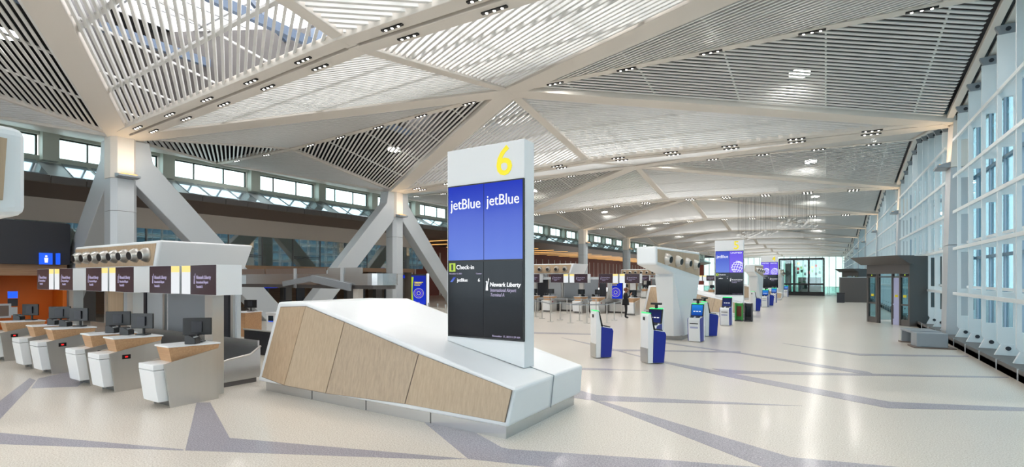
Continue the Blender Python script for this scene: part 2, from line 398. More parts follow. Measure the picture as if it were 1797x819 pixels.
# roof deck with skylights
SKX0, SKX1 = -24.0, -3.0
MB().box(-34.22, SKX0, FY0, YE + 2, DZ, DZ + .2).build('roof_deck', M['deck'], ceil)
MB().box(SKX1, 6.4, FY0, YE + 2, DZ, DZ + .2).build('roof_deck', M['deck'], ceil)
for b in range(-2, 11):
    yc = Yc(b); s0, s1 = yc - 3.6, yc + 4.2
    MB().box(SKX0, SKX1, s1, s1 + BAY - 7.8, DZ, DZ + .2).build('roof_deck', M['deck'], ceil)
    for y in (s0, s1): MB().box(SKX0, SKX1, y - .12, y + .12, DZ - .9, DZ - .05).build('roof_girder', M['blue_steel'], ceil)
    m = MB()
    x = SKX0
    while x <= SKX1 + .01: m.box(x - .05, x + .05, s0, s1, DZ, DZ + .18); x += 1.5
    for y in (s0 + 2.6, s0 + 5.2): m.box(SKX0, SKX1, y - .05, y + .05, DZ, DZ + .18)
    m.build('skylight_frame', M['sky_frame'], ceil)
    m = MB()
    for x in (-20, -15, -10, -5):
        m.bar((x, s0, DZ - .5), (x + 2.4, (s0 + s1) / 2, DZ - .3), .14, .2); m.bar((x + 2.4, (s0 + s1) / 2, DZ - .3), (x, s1, DZ - .5), .14, .2)
    m.build('roof_brace', M['blue_steel'], ceil)
MB().box(-34.22, -34.12, FY0, YE + 2, 9.92, DZ + .2).build('roof_side', M['deck'], ceil)
MB().box(6.2, 6.4, FY0, YE + 2, 9.9, DZ + .2).build('roof_side', M['deck'], ceil)
for y in (FY0, YE + 1.8): MB().box(-36, 6.4, y, y + .2, 8.9, DZ).build('roof_side', M['deck'], ceil)
# plenum catwalk and ducts seen through the open slats
for x in (-22.6, -17.2): MB().bar((x, FY0, 11.6), (x, YE, 11.6), .22, .34).build('plenum_beam', M['blue_steel'], ceil)

# ---------------------------------------------------------------- left wall with clerestory
wl = struct('wall_left')
MB().box(-36.2, -34.0, -23.3, 36.2, 2.9, 6.5).build('taupe_wall', M['tan'], wl)
MB().hexa([(-34, -23.3, 6.45), (-34, YE, 6.45), (-32, YE, 6.95), (-32, -23.3, 6.95)], [(-34, -23.3, 6.6), (-34, YE, 6.6), (-32, YE, 7.0), (-32, -23.3, 7.0)]).build('bulkhead_soffit', M['brown'], wl)
MB().box(-32.3, -32.0, -23.3, YE, 6.97, 7.3).build('fascia_back', M['brown'], wl)
y = -22.0
while y < YE:
    MB().box(-32.02, -31.94, y, y + 1.36, 6.97, 7.33).build('fascia_panel', M['dgrey'], wl); y += 1.4
MB().hexa([(-33.9, -23.3, 8.2), (-33.9, YE, 8.2), (-32, YE, 7.25), (-32, -23.3, 7.25)], [(-33.9, -23.3, 8.3), (-33.9, YE, 8.3), (-32, YE, 7.33), (-32, -23.3, 7.33)]).build('sloped_sill', M['lgrey'], wl)
MB().box(-34.1, -33.8, -23.3, YE, 8.2, 8.55).build('window_apron', M['greenframe'], wl)
MB().box(-34.15, -33.75, -23.3, YE, 9.62, 9.9).build('window_head', M['greenframe'], wl)
win_n = 0
for k in range(-5, 32):
    y0 = 4.2 + 5.4 * k
    MB().box(-34.2, -33.35, y0 - .75, y0 - .1, 8.3, 9.85).build('pier', M['greenframe'], wl)
    if y0 + 4.6 > YE: continue
    win_n += 1
    w = struct('window_%d' % win_n); w.location = (-34, y0, 8.5)
    ys = [0, 1.25, 3.1, 4.6]
    fr = MB(); fr.box(-.06, .06, 0, 4.6, 0, .09).box(-.06, .06, 0, 4.6, 1.05, 1.14)
    for q in (0, 4.52): fr.box(-.06, .06, q, q + .08, .09, 1.05)
    fr.build('window_frame', M['dframe'], w)
    for q in ys[1:3]: MB().box(-.05, .05, q - .035, q + .035, .09, 1.05).build('mullion', M['dframe'], w)
    for a, c in zip(ys[:-1], ys[1:]): MB().box(-.012, .012, a + .05, c - .05, .09, 1.05).build('pane', M['glass'], w)
    for a, c in zip(ys[:-1], ys[1:]):
        m = MB(); A = (-33.85, 8.305); B = (-32.05, 7.375)
        m.hexa([(A[0], y0 + a + .1, A[1]), (B[0], y0 + a + .1, B[1]), (B[0], y0 + c - .1, B[1]), (A[0], y0 + c - .1, A[1])],
               [(A[0], y0 + a + .1, A[1] + .02), (B[0], y0 + a + .1, B[1] + .02), (B[0], y0 + c - .1, B[1] + .02), (A[0], y0 + c - .1, A[1] + .02)])
        m.build('sill_panel', M['sillgrey'], wl)
# office glass band
y = 4.0; i = 0
while y < 36:
    g = MB().box(-33.97, -33.93, y + .03, y + 2.37, 3.2, 5.25).build('office_pane', M['glass_b'], wl)
    if i % 2 == 0:
        for z in (3.78, 3.9): MB().box(-33.92, -33.9, y + .1, y + 2.3, z, z + .06).build('stripe', M['char'], g)
    MB().box(-33.97, -33.9, y - .03, y + .03, 3.2, 5.25).build('office_mullion', M['dgrey'], wl)
    y += 2.4; i += 1
MB().box(-34.0, -33.85, 3, 36.2, 2.85, 3.2).build('timber_lintel', M['woodd'], wl)
# passage below: back wall, door heads
MB().box(-40.2, -40, -23.3, 36.2, 0, 3.0).build('passage_wall', M['woodd'], wl)
MB().box(-40, -34, -23.3, 36.2, 2.95, 3.1).build('passage_soffit', M['dgrey'], wl)
for y in (10.5, 13.4, 16.4, 19.8, 22.4, 25.2, 28.2, 31.4, 34.2): MB().box(-34.3, -33.9, y, y + .7, 0, 2.85).build('pier', M['dgrey'], wl)
for y in (20.9, 24.0, 27.0, 30.0, 33.0):
    MB().box(-34.2, -34.12, y - .35, y + .35, 0, 2.5).build('gate_leaf', M['char'], wl)
    MB().box(-34.1, -34.05, y - .16, y + .16, 2.0, 2.16).build('gate_light', M['green'], wl)
# open bay further along: brown soffit with linear lights, terracotta wall
MB().box(-44, -34, 36.2, YE, 6.5, 6.62).build('timber_soffit', M['brown'], wl)
MB().box(-44.2, -44, 36.2, YE, 0, 6.5).build('terracotta_wall', M['terra'], wl)
MB().box(-44, -34, YE - .3, YE, 0, 6.5).build('terracotta_wall', M['terra'], wl)
MB().box(-46, -34, 36.0, 36.2, 0, 6.5).build('return_wall', M['tan'], wl)
y = 37.5; i = 0
while y < YE - 2:
    MB().box(-44, -43.95, y, y + .25, 0, 5.7).build('joint_strip', M['rib'], wl)
    if i % 2 == 0: MB().bar((-43.4, y + .8, 6.47), (-34.6, y + .8, 6.47), .09, .05).build('linear_light', M['warm'], wl)
    i += 1
    y += 2.4
# end piece of the hall by the restrooms
wr_ = struct('wall_restroom')
MB().box(-34, -30, -23.3, 8.9, 2.95, 4.87).build('charcoal_bulkhead', M['char'], wr_)
for y in range(-6, 9, 3): MB().box(-30.02, -29.985, y + .03, y + 2.94, 2.98, 4.84).build('charcoal_panel', M['char'], wr_)
MB().box(-34, -30.3, -23.3, 5.9, 0, 2.95).build('oak_wall', M['woodd'], wr_)
MB().box(-34, -31.6, 5.9, 8.9, 0, 2.95).build('orange_wall', M['orange'], wr_)
MB().box(-31.6, -30.3, 8.75, 8.9, 0, 2.95).build('orange_return', M['orange'], wr_)
MB().box(-31.6, -30.25, 5.9, 8.9, 2.45, 2.95).build('oak_head', M['woodd'], wr_)

# ---------------------------------------------------------------- right glass wall
wr = struct('wall_right')
ZT = [1.75, 3.45, 4.85, 6.2, 7.6]
def fin_mesh():
    m = MB(); X0, X1 = 0, .44
    m.box(X0, X0 + .10, -.035, .035, .55, 8.2); m.box(X1 - .10, X1, -.035, .035, .55, 8.2)
    cuts = [(.95, 1.65), (1.95, 3.3), (3.6, 4.7), (5.0, 6.05), (6.35, 7.45)]
    z = .55
    for a, c in cuts: m.box(X0 + .10, X1 - .10, -.035, .035, z, a); z = c
    m.box(X0 + .10, X1 - .10, -.035, .035, z, 8.2)
    return m
FX = 4.13
fin0 = None; foot0 = head0 = None
for b in range(-2, 10):
    for k in range(9 if b < 6 else 0):
        y = Yc(b) + 1.45 + 1.69 * k
        if y < -22: continue
        if fin0 is None:
            fin0 = fin_mesh().build('fin', M['fin'], wr)
            foot0 = MB().prism([(-.06, .16), (.5, .16), (.36, .48), (.08, .48)], 'y', -.05, .05).build('fin_foot', M['fin'], wr)
            neck0 = MB().prism([(.0, .55), (.44, .55), (.32, .36), (.12, .36)], 'y', -.03, .03).build('fin_neck', M['fin'], wr)
            pin0 = MB().tube((.22, -.08, .36), (.22, .08, .36), .06, n=14).build('pin', M['char'], wr)
            head0 = MB().prism([(.04, 0), (.40, 0), (.5, .26), (-.06, .26)], 'y', -.06, .06).build('fin_bracket', M['grey'], wr)
            hp0 = MB().tube((.22, -.09, .12), (.22, .09, .12), .06, n=14).build('pin', M['char'], wr)
            base = [fin0, foot0, neck0, pin0]; tops = [head0, hp0]
            for o in base: o.location = (FX, y, 0)
            new = tops
        else:
            for o in base:
                c = o.copy(); COL.objects.link(c); c.location = (FX, y, 0)
            new = [o.copy() for o in tops]
            for o in new: COL.objects.link(o)
        ztop = ZC + (ZK - ZC) * (1 - abs((k - 4) / 4.85))
        for o in new: o.location = (FX, y, ztop - .26)
        MB().box(FX, FX + .44, y - .034, y + .034, 8.2, ztop - .26).build('fin_head', M['fin'], wr)
    ya, yb = Yc(b) + .7, Yc(b + 1) - .7
    for z in ZT:
        MB().bar((4.15, max(ya, FY0), z), (4.15, yb, z), .07, .11).build('tie', M['fin'], wr)
        MB().bar((4.55, max(ya, FY0), z + .25), (4.55, yb, z + .25), .07, .09).build('tie', M['fin'], wr)
    for k in range(10):
        if b > 5 and k % 2: continue
        y = Yc(b) + .6 + 1.69 * k
        for z0, z1 in ((.1, 3.1), (3.1, 6.2), (6.2, 9.9)):
            p = MB().box(4.86, 4.88, y + .03, y + (1.6 if b < 6 else 3.3), z0 + .03, z1 - .03).build('pane', M['glass_t'], wr)
        MB().box(4.82, 4.94, y - .03, y + .03, .1, 9.9).build('mullion', M['extblue'], wr)
y = 4.0
while y < FY1:
    MB().box(3.72, 3.80, y, y + 1.66, .0, .26).build('kerb_panel', M['dgrey'], wr); MB().box(3.70, 3.73, y - .03, y, 0, .27).build('kerb_joint', M['lgrey'], wr); y += 1.69
MB().box(3.72, 4.95, FY0, FY1, 0, .16).build('sill_ledge', M['dgrey'], wr)
for z in (3.1, 6.2): MB().box(4.82, 4.94, FY0, YE, z - .05, z + .05).build('transom', M['extblue'], wr)

# far end and rear glass walls
for nm, y, z0 in (('wall_end', YE, -4.2), ('wall_back', -23.4, 0)):
    we = struct(nm)
    for k in range(24):
        x = -34 + 1.66 * k
        MB().box(x - .07, x + .07, y - .08, y + .08, z0, 9).build('mullion', M['grey'], we)
        MB().box(x + .04, x + 1.62, y - .01, y + .01, z0, 9).build('pane', M['glass_e' if y > 0 else 'glass_s'], we)
# exterior: pavement, canopy over the kerb and a terminal roadway building outside the glass
gr = MB().box(-160, 160, -140, 260, -4.6, -4.45).build('floor_outside', M['concrete']); gr['kind'] = 'structure'
pv = MB().box(5.6, 60, -60, 140, -.5, -.1).build('floor_pavement', M['concrete']); pv['kind'] = 'structure'
ex = thing('garage_building', 'blue-grey building seen through the slots of the white fins', 'building', (0, 0, 0))
MB().box(34, 50, -60, 140, -.1, 16).build('facade', M['extblue'], ex)
for z in (3, 6.2, 9.4, 12.6): MB().box(33.7, 34, -60, 140, z, z + .9).build('floor_slab', M['extwhite'], ex)

# ---------------------------------------------------------------- columns
def left_column(k, plusY, minusY, back):
    yc = Yc(k)
    t = thing('steel_column', 'column', 'column', (L, yc, 0))
    pl = [(-.52, -.3), (-.3, -.48), (.3, -.48), (.52, -.3), (.52, .3), (.3, .48), (-.3, .48), (-.52, .3)]
    for z0, z1 in ((0, 2.6), (2.62, 5.2), (5.22, 6.6)): MB().prism(pl, 'z', z0, z1).build('shaft_panel', M['lgrey'], t)
    MB().prism([(x * .95, y * .95) for x, y in pl], 'z', 0, 8.4).build('core', M['dgrey'], t)
    MB().prism(pl, 'z', 6.62, 8.42).build('capital', M['paint'], t)
    for sx in (.52,):
        br = MB().prism([(sx, 6.62), (sx + .42, 6.66), (sx + .42, 6.74), (sx, 6.8)], 'y', -.4, .4).build('uplight', M['grey'], t)
        MB().box(sx + .06, sx + .36, -.3, .3, 6.77, 6.79).build('uplight_lens', M['warm'], br)
    def strut(dx, dy, mat='lgrey'):
        e = Vector((dx, dy, 0)).normalized()
        side = Vector((-e.y, e.x, 0)) * .38
        zt, zb = 7.1, .0; reach = 7.4
        top = [e * .1 + Vector((0, 0, 8.35)), e * .95 + Vector((0, 0, 8.35)), e * 1.1 + Vector((0, 0, 7.5)), e * (reach + .65) + Vector((0, 0, 0)), e * (reach - .85) + Vector((0, 0, 0)), e * .1 + Vector((0, 0, 6.75))]
        m = MB(); m.hexa([p - side for p in top], [p + side for p in top]); m.build('strut', M['lgrey'], t, bevel=.03)
    if plusY: strut(0, 1)
    if minusY: strut(0, -1)
    if back: strut(-1, 0)
    return t
lab = {-1: 'faceted grey steel column beside the white oak-faced head with rounded frame', 0: 'faceted grey column with diagonal strut rising behind the check-in canopy of island six',
       1: 'faceted grey column carrying two spread diagonal struts in front of the office glass', 2: 'faceted grey column hidden behind the tall sign numbered six',
       3: 'plain grey column rising behind the canopy of island five with warm lit capital', 4: 'plain grey column second beyond the canopy of island five', 5: 'distant plain grey column near the end of the clerestory'}
for k in range(-1, 6):
    c = left_column(k, k in (-1, 0, 1), k in (0 - 1, 1, 2), k == 0); c['label'] = lab[k]; c['group'] = 'columns along the clerestory'
for k in range(-1, 10):
    yc = Yc(k)
    t = thing('clad_column', ['grey clad column with bracket lamp beside the tall white fins', 'grey clad column with warm lit top standing in the glass wall'][min(1, abs(k - 1))], 'column', (4.2, yc, 0), 0, 'clad columns in the glass wall')
    def sh(x0a, x1a, x0b, x1b, z0, z1): return MB().hexa([(x0a, -.5, z0), (x1a, -.5, z0), (x1a, .5, z0), (x0a, .5, z0)], [(x0b, -.5, z1), (x1b, -.5, z1), (x1b, .5, z1), (x0b, .5, z1)])
    sh(-.25, .5, -.18, .5, 0, 3.6).build('shaft_panel', M['lgrey'], t); sh(-.18, .5, -.10, .5, 3.62, 6.6).build('shaft_panel', M['lgrey'], t)
    sh(-.1, .5, -.02, .5, 6.62, 8.4).build('capital', M['paint'], t)
    br = MB().prism([(-.1, 6.62), (-.5, 6.66), (-.5, 6.74), (-.1, 6.84)], 'y', -.45, .45).build('uplight', M['grey'], t)
    MB().box(-.42, -.16, -.3, .3, 6.78, 6.8).build('uplight_lens', M['warm'], br)
# real uplights on the column brackets
for k in range(-1, 6):
    for x, s in ((L + .95, 1), (4.2 - .4, -1)):
        ld = bpy.data.lights.new('uplight', 'AREA'); ld.energy = 5; ld.size = .5; ld.color = (1, .72, .42); ld.spread = 2.4
        lo = bpy.data.objects.new('uplight', ld); COL.objects.link(lo); lo.location = (x, Yc(k), 6.85)
        lo.rotation_euler = (math.pi, 0, 0)

# ================================================================== OBJECTS
ISL = 26.1                                  # spacing of the check-in islands along the hall
# ---------------------------------------------------------------- podium with its oak panels
def podium(i):
    nm = {0: 'long white wedge podium with pale oak front panels below the sign numbered six', 1: 'white wedge podium with oak front below the sign numbered five', 2: 'white wedge podium with oak front below the sign numbered four'}[i]
    t = thing('podium', nm, 'podium', (0, ISL * i, 0), 0, 'wedge podiums at the island ends')
    m = MB()
    f = [(-10.05, 6.05, .2), (-3.86, 6.05, .2), (-3.80, 6.17, .74), (-4.35, 6.20, .86), (-8.87, 6.35, 1.86), (-9.80, 6.35, 1.84)]
    bk = [(-10.05, 8.6, .2), (-3.86, 8.6, .2), (-3.80, 8.55, .74), (-4.35, 8.60, .86), (-8.4, 8.8, 1.86), (-9.80, 8.8, 1.84)]
    m.hexa(bk, f); m.build('body', M['white'], t, bevel=.05)
    MB().box(-9.9, -3.95, 6.15, 8.48, 0, .21).build('plinth', M['steelh'], t)
    for x in (-8.4, -6.9, -5.4): MB().box(x, x + .012, 6.143, 6.15, .01, .19).build('plinth_joint', M['dgrey'], t)
    MB().bar((-3.785, 7.35, .75), (-3.845, 7.35, .21), .012, .012).build('end_joint', M['grey'], t); MB().bar((-3.79, 7.35, .748), (-4.35, 7.35, .868), .012, .008).build('end_joint', M['grey'], t)
    return t
pods = [podium(i) for i in range(3)]
pn = Vector((0, -1, .18)).normalized(); p0 = Vector((0, 6.05, .2)) + pn * .004
seams = [((460, 661), (493, 538)), ((499.5, 676), (537.5, 537)), ((572.5, 690), (605.5, 565)), ((711.5, 708.5), (735.5, 621)), ((887, 741), (899.5, 684.5))]
for i, t in enumerate(pods):
    q = [hitp(*p, p0, pn) for p in [k[0] for k in seams] + [k[1] for k in seams[::-1]]]
    MB().hexa(q, [p + pn * .008 for p in q]).build('panel_backing', M['brown'], t)
    for k, ((b0, t0), (b1, t1)) in enumerate(zip(seams[:-1], seams[1:])):
        q = [hitp(*p, p0 + pn * .004, pn) for p in (b0, b1, t1, t0)]
        c = sum(q, Vector()) / 4
        q = [p + (c - p).normalized() * .012 for p in q]
        MB().hexa(q, [p + pn * .014 for p in q]).build('oak_panel', M[('wood', 'wood2', 'wood3', 'wood2')[k]], t)

# ---------------------------------------------------------------- tall number signs
def liberty(parent, x, z, s, y=-.004, mat='txt'):
    m = MB(); P = lambda *q: m.hexa([(x + a * s, y, z + b * s) for a, b in q], [(x + a * s, y - .004, z + b * s) for a, b in q])
    P((-.12, 0), (.12, 0), (.07, .55), (-.07, .55)); P((-.05, .57), (.05, .57), (.06, .72), (-.06, .72)); P((.06, .5), (.11, .5), (.2, .9), (.15, .9))
    P((.12, .9), (.24, .9), (.18, 1.08)); P((-.13, .72), (.09, .74), (.0, .82), (-.08, .8))
    m.build('emblem', M[mat], parent)
def tall_sign(i):
    lb = {0: 'tall white sign with yellow six above four screens', 1: 'tall white sign with yellow five above four screens', 2: 'tall white sign with yellow four above four screens'}[i]
    t = thing('number_sign', lb, 'sign', (-5.03, 7.15 + ISL * i, 0), 0, 'number signs along the islands')
    MB().prism([(-.84, 1.20), (.80, .845), (.80, 4.655), (-.84, 4.655)], 'y', 0, .33).build('cabinet', M['white'], t, bevel=.012)
    MB().box(-.80, .80, -.03, .02, 1.29, 4.0).build('bezel', M['black'], t)
    W_, H_ = .775, 1.315
    def pane(cx, cz, mat): return MB().box(cx - W_ / 2, cx + W_ / 2, -.036, -.03, cz - H_ / 2, cz + H_ / 2).build('screen', M[mat], t)
    yl = -.037; cz1, cz0 = 3.32, 1.975
    a = pane(-.395, cz1, 'scrb' if i < 2 else 'scrp'); c = pane(.395, cz1, 'scrb' if i == 0 else 'scrp'); d = pane(-.395, cz0, 'scrd'); e = pane(.395, cz0, 'scrd')
    X, U = (1, 0, 0), (0, 0, 1)
    if i < 2: text('jetBlue', a, M['txt'], (-.395, yl, 3.57), X, U, .26, 'CENTER', width=.66)
    if i == 0: text('jetBlue', c, M['txt'], (.395, yl, 3.59), X, U, .26, 'CENTER', width=.66)
    for sc, cx in ((c, .395), (a, -.395)) if i == 2 else (((c, .395),) if i == 1 else ()):
        text('UNITED', sc, M['txt'], (cx, yl, 3.82), X, U, .13, 'CENTER', width=.62)
        # globe of crossing arcs, cut off by the edge of the screen
        g = MB(); gx, gz, gr = cx + .08, 2.98, .36
        def arc(pts):
            pts = [p for p in pts if abs(p[0] - cx) < W_ / 2 - .01 and p[1] > 2.68]
            for p, q in zip(pts[:-1], pts[1:]):
                if math.dist(p, q) < .12: g.bar((p[0], yl, p[1]), (q[0], yl, q[1]), .002, .022, (0, 0, 1) if abs(p[0] - q[0]) > abs(p[1] - q[1]) else (1, 0, 0))
        for w in (-1, -.55, -.1, .4, .8):
            arc([(gx + gr * (w * math.cos(k) * .8 + .35 * math.sin(k)), gz + gr * (math.sin(k) * .9 - .3 * w * math.cos(k))) for k in [(-1.5 + .1 * j) for j in range(31)]])
        for w in (-.6, -.2, .2, .55, .85):
            rr = math.sqrt(1 - w * w)
            arc([(gx + gr * (rr * math.cos(k) * .95 + .3 * w), gz + gr * (w + .28 * rr * math.sin(k) - .15 * math.cos(k))) for k in [(.1 * j) for j in range(33)]])
        if g.v: g.build('globe_emblem', M['txt'], sc)
    # lower left: check-in panel
    pic = MB().box(-.76, -.62, yl - .004, yl, 2.46, 2.61).build('pictogram', M['lime'], d)
    MB().box(-.71, -.67, yl - .006, yl - .004, 2.48, 2.59).build('pictogram_figure', M['char'], pic)
    text('Check-in', d, M['txt'], (-.6, yl, 2.50), X, U, .11)
    text('November 17, 2022', d, M['txt2'], (-.76, yl, 2.41), X, U, .035); text('Counter', d, M['txt2'], (-.16, yl, 2.41), X, U, .035)
    if i == 0:
        text('jetBlue', d, M['txt'], (-.58, yl, 2.28), X, U, .085); text('6', d, M['txt'], (-.12, yl, 2.28), X, U, .085)
        MB().prism([(-.74, 2.27), (-.66, 2.36), (-.61, 2.36), (-.69, 2.27)], 'y', yl - .004, yl).build('airline_mark', M['scrb'], d)
    else:
        text('jetBlue', d, M['txt'], (-.6, yl, 2.28), X, U, .085); text('5' if i == 1 else '4', d, M['txt'], (-.12, yl, 2.28), X, U, .085)
    liberty(e, .07, 2.13, .20, yl)
    text('Newark Liberty', e, M['txt'], (.13, yl, 2.2), X, U, .1, width=.62, bold=.012, shear=.12)
    text('International Airport', e, M['txt2'], (.14, yl, 2.11), X, U, .085, width=.52, shear=.2); text('Terminal A', e, M['txt2'], (.14, yl, 2.03), X, U, .085, width=.28, shear=.2)
    text('November', e, M['txt2'], (.38, yl, 1.34), X, U, .045, 'RIGHT'); text('17, 2022', e, M['txt2'], (.40, yl, 1.34), X, U, .045); text('11:29 AM', e, M['txt2'], (.74, yl, 1.34), X, U, .045, 'RIGHT')
    text('654'[i], t, M['yel'], (.40, -.001, 4.10), X, U, .70, 'CENTER', name='numeral', bold=.012)
    return t
for i in range(3): tall_sign(i)

# ---------------------------------------------------------------- air towers
def nozzle(parent, o, d, r=.24):
    n = MB().lathe(o, d, [(r, -.05), (r * 1.02, .03), (r * .92, .10), (r * .66, .18), (r * .62, .20), (r * .5, .19)], 20).build('nozzle', M['bowl'], parent, smooth=True)
    oo = Vector(o) + Vector(d).normalized() * .19
    MB().tube(oo, oo + Vector(d).normalized() * .02, r * .56, n=20).build('nozzle_mouth', M['black'], n)
def tower():
    t = thing('air_tower', 'white air tower with four silver nozzles between the signs numbered six and five', 'air tower', (-4.93, 19.9, 0), 0, 'air supply towers')
    prof = [(-3.8, 2.77), (-1.4, 2.45), (2.7, 2.28), (2.7, 3.45), (-3.8, 3.36)]
    MB().prism(prof, 'x', -.33, .33).build('head', M['white'], t, bevel=.06)
    for s in (1, -1):
        q = [(-3.68, 2.86), (2.5, 2.42), (2.5, 3.34), (-3.70, 3.27)]
        MB().prism(q, 'x', .325 * s, .345 * s).build('oak_face', M['wood'], t)
        for k in range(4):
            y = -2.75 + 1.45 * k
            nozzle(t, (.34 * s, y, 2.98 - .03 * k), (1 * s, -.2, -.15), .2)
    m = MB(); m.hexa([(-.45, -.55, .16), (.4, -.35, .16), (.4, .8, .16), (-.45, .8, .16)], [(-.32, -1.7, 2.55), (.32, -1.7, 2.55), (.32, 2.66, 2.3), (-.32, 2.66, 2.3)])
    m.hexa([(-.2, -.75, .16), (.1, -.75, .16), (.4, -.35, .16), (-.45, -.55, .16)], [(-.32, -1.72, 2.4), (.32, -1.72, 2.4), (.32, -1.6, 2.4), (-.32, -1.6, 2.4)])
    m.build('stem', M['white'], t)
    MB().box(-.38, .34, -.5, .74, 0, .17).build('plinth', M['kick'], t)
    return t
tw = tower()
dup(tw, (-4.93, 19.9 + ISL, 0), 0, 'white air supply tower with silver nozzles between signs five and four')
dup(tw, (-4.93, 19.9 + 2 * ISL, 0), 0, 'distant white air supply tower beyond the sign numbered four')
dup(tw, (-4.93, -2.66, 0), math.pi, 'white rounded tower head with oak face jutting in beside the restroom wall')

# ---------------------------------------------------------------- self-service kiosks
def kiosk(scr='scrs', stalk=False):
    """faces +x, base centre at origin, width along y"""
    t = thing('kiosk', 'kiosk', 'kiosk')
    w = .23
    MB().prism([(-.26, .02), (-.12, .02), (-.10, .95), (-.17, 1.36), (-.24, 1.38), (-.27, 1.30)], 'y', -w, w).build('spine', M['white'], t, bevel=.012)
    MB().prism([(-.275, .02), (-.255, .02), (-.262, .42), (-.282, .42)], 'y', -w + .01, w - .01).build('kick_plate', M['steel'], t)
    MB().prism([(-.12, .02), (.22, .02), (.28, .80), (.24, .88), (-.10, .93)], 'y', -w + .02, w - .02).build('body', M['white'], t, bevel=.01)
    for s in (-1, 1): MB().prism([(-.115, .03), (.20, .03), (.265, .79), (.225, .865), (-.095, .915)], 'y', (w - .02) * s, (w + .006) * s).build('side_panel', M['blue'], t)
    hd = MB().prism([(-.11, .93), (-.05, .92), (-.155, 1.36), (-.19, 1.37)], 'y', -w, w).build('display', M['black'], t)
    q = MB(); q.hexa([(-.048, -w + .03, .955), (-.048, w - .03, .955), (-.147, w - .03, 1.335), (-.147, -w + .03, 1.335)], [(-.044, -w + .03, .956), (-.044, w - .03, .956), (-.143, w - .03, 1.336), (-.143, -w + .03, 1.336)]); q.build('screen', M[scr], hd)
    for k in range(3): MB().box(-.085, -.076, -.13 + .1 * k, -.06 + .1 * k, 1.09, 1.12).build('screen_icon', M['txt'], hd)
    MB().prism([(-.26, 1.375), (-.17, 1.365), (-.17, 1.39), (-.25, 1.40)], 'y', -w + .02, w - .02).build('status_light', M['green'], t)
    for a, c in ((-.16, -.05), (.04, .17)): MB().prism([(.08, .905), (.2, .88), (.2, .915), (.08, .935)], 'y', a, c).build('reader', M['black'], t)
    MB().prism([(.277, .66), (.283, .66), (.287, .69), (.281, .69)], 'y', -.15, .15).build('paper_slot', M['black'], t)
    MB().prism([(.264, .5), (.27, .5), (.275, .56), (.269, .56)], 'y', -.14, .14).build('print', M['lilac'], t)
    MB().box(-.285, -.27, -.05, .05, 1.18, 1.27).build('rear_lock', M['black'], t)
    if stalk:
        MB().tube((-.2, 0, 1.38), (-.2, 0, 1.5), .05, n=10).build('camera_neck', M['black'], t); MB().box(-.27, -.13, -.16, .16, 1.5, 1.56).build('camera_bar', M['black'], t)
    return t
kA = kiosk(); kB = kiosk(stalk=True); kC = kiosk('scrc', True)
def place(k, x, y, rz, label, first=False):
    if first: k.location = (x, y, 0); k.rotation_euler = (0, 0, rz); k['label'] = label; k['group'] = 'self-service kiosks'; return
    dup(k, (x, y, 0), rz, label, 'self-service kiosks')
PI = math.pi
place(kA, -5.62, 14.0, .75, 'blue and white kiosk standing alone, side on, before the belt barriers', True)
place(kA, -4.05, 13.85, .75, 'blue sided kiosk, side on, with a camera topped kiosk behind it')
place(kB, -4.55, 15.6, -PI / 2 - .15, 'camera topped kiosk just behind the blue sided kiosk', True)
place(kC, -4.05, 19.3, -PI / 2 - .1, 'bright screen camera kiosk at the foot of the air tower before sign five', True)
place(kB, -3.98, 21.4, .6, 'side-on camera kiosk past the air tower before sign five')
place(kA, -4.15, 26.5, -PI / 2 - .15, 'kiosk facing out with dark screen by the podium below sign five')
place(kA, -4.2, 39.2, .6, 'side-on kiosk just beyond the podium below sign five')
place(kB, -5.4, 38.6, -PI / 2, 'kiosk half hidden behind the sign numbered five')
place(kC, -4.1, 44.6, -PI / 2 - .1, 'bright screen kiosk in front of the air tower between signs five and four')
place(kB, -4.0, 47.2, .5, 'side-on camera kiosk beside the air tower between signs five and four')
place(kC, -4.1, 52.6, -PI / 2 - .1, 'bright screen kiosk before the podium below sign four')
place(kC, -4.1, 69.5, -PI / 2 - .1, 'farthest bright screen kiosk near the glass shop')
for i, (x, mat, lb) in enumerate(((-3.98, 'greenp', 'green upright sizer frame beside the podium below sign five'), (-3.52, 'char', 'black bag sizer stand with poster beside the podium below sign five'))):
    t = thing('bag_sizer', lb, 'bag sizer', (x, 29.6, 0))
    MB().box(-.2, .2, -.2, .2, 0, .06).build('foot', M['char'], t)
    for s in (-1, 1): MB().box(.17 * s - .03, .17 * s + .03, -.18, .18, .06, .98).build('side', M[mat], t)
    MB().box(-.14, .14, .12, .18, .06, .96).build('back_panel', M[mat], t); MB().box(-.12, .12, .1, .12, .25, .8).build('poster', M['scrd'] if i else M['terra'], t)

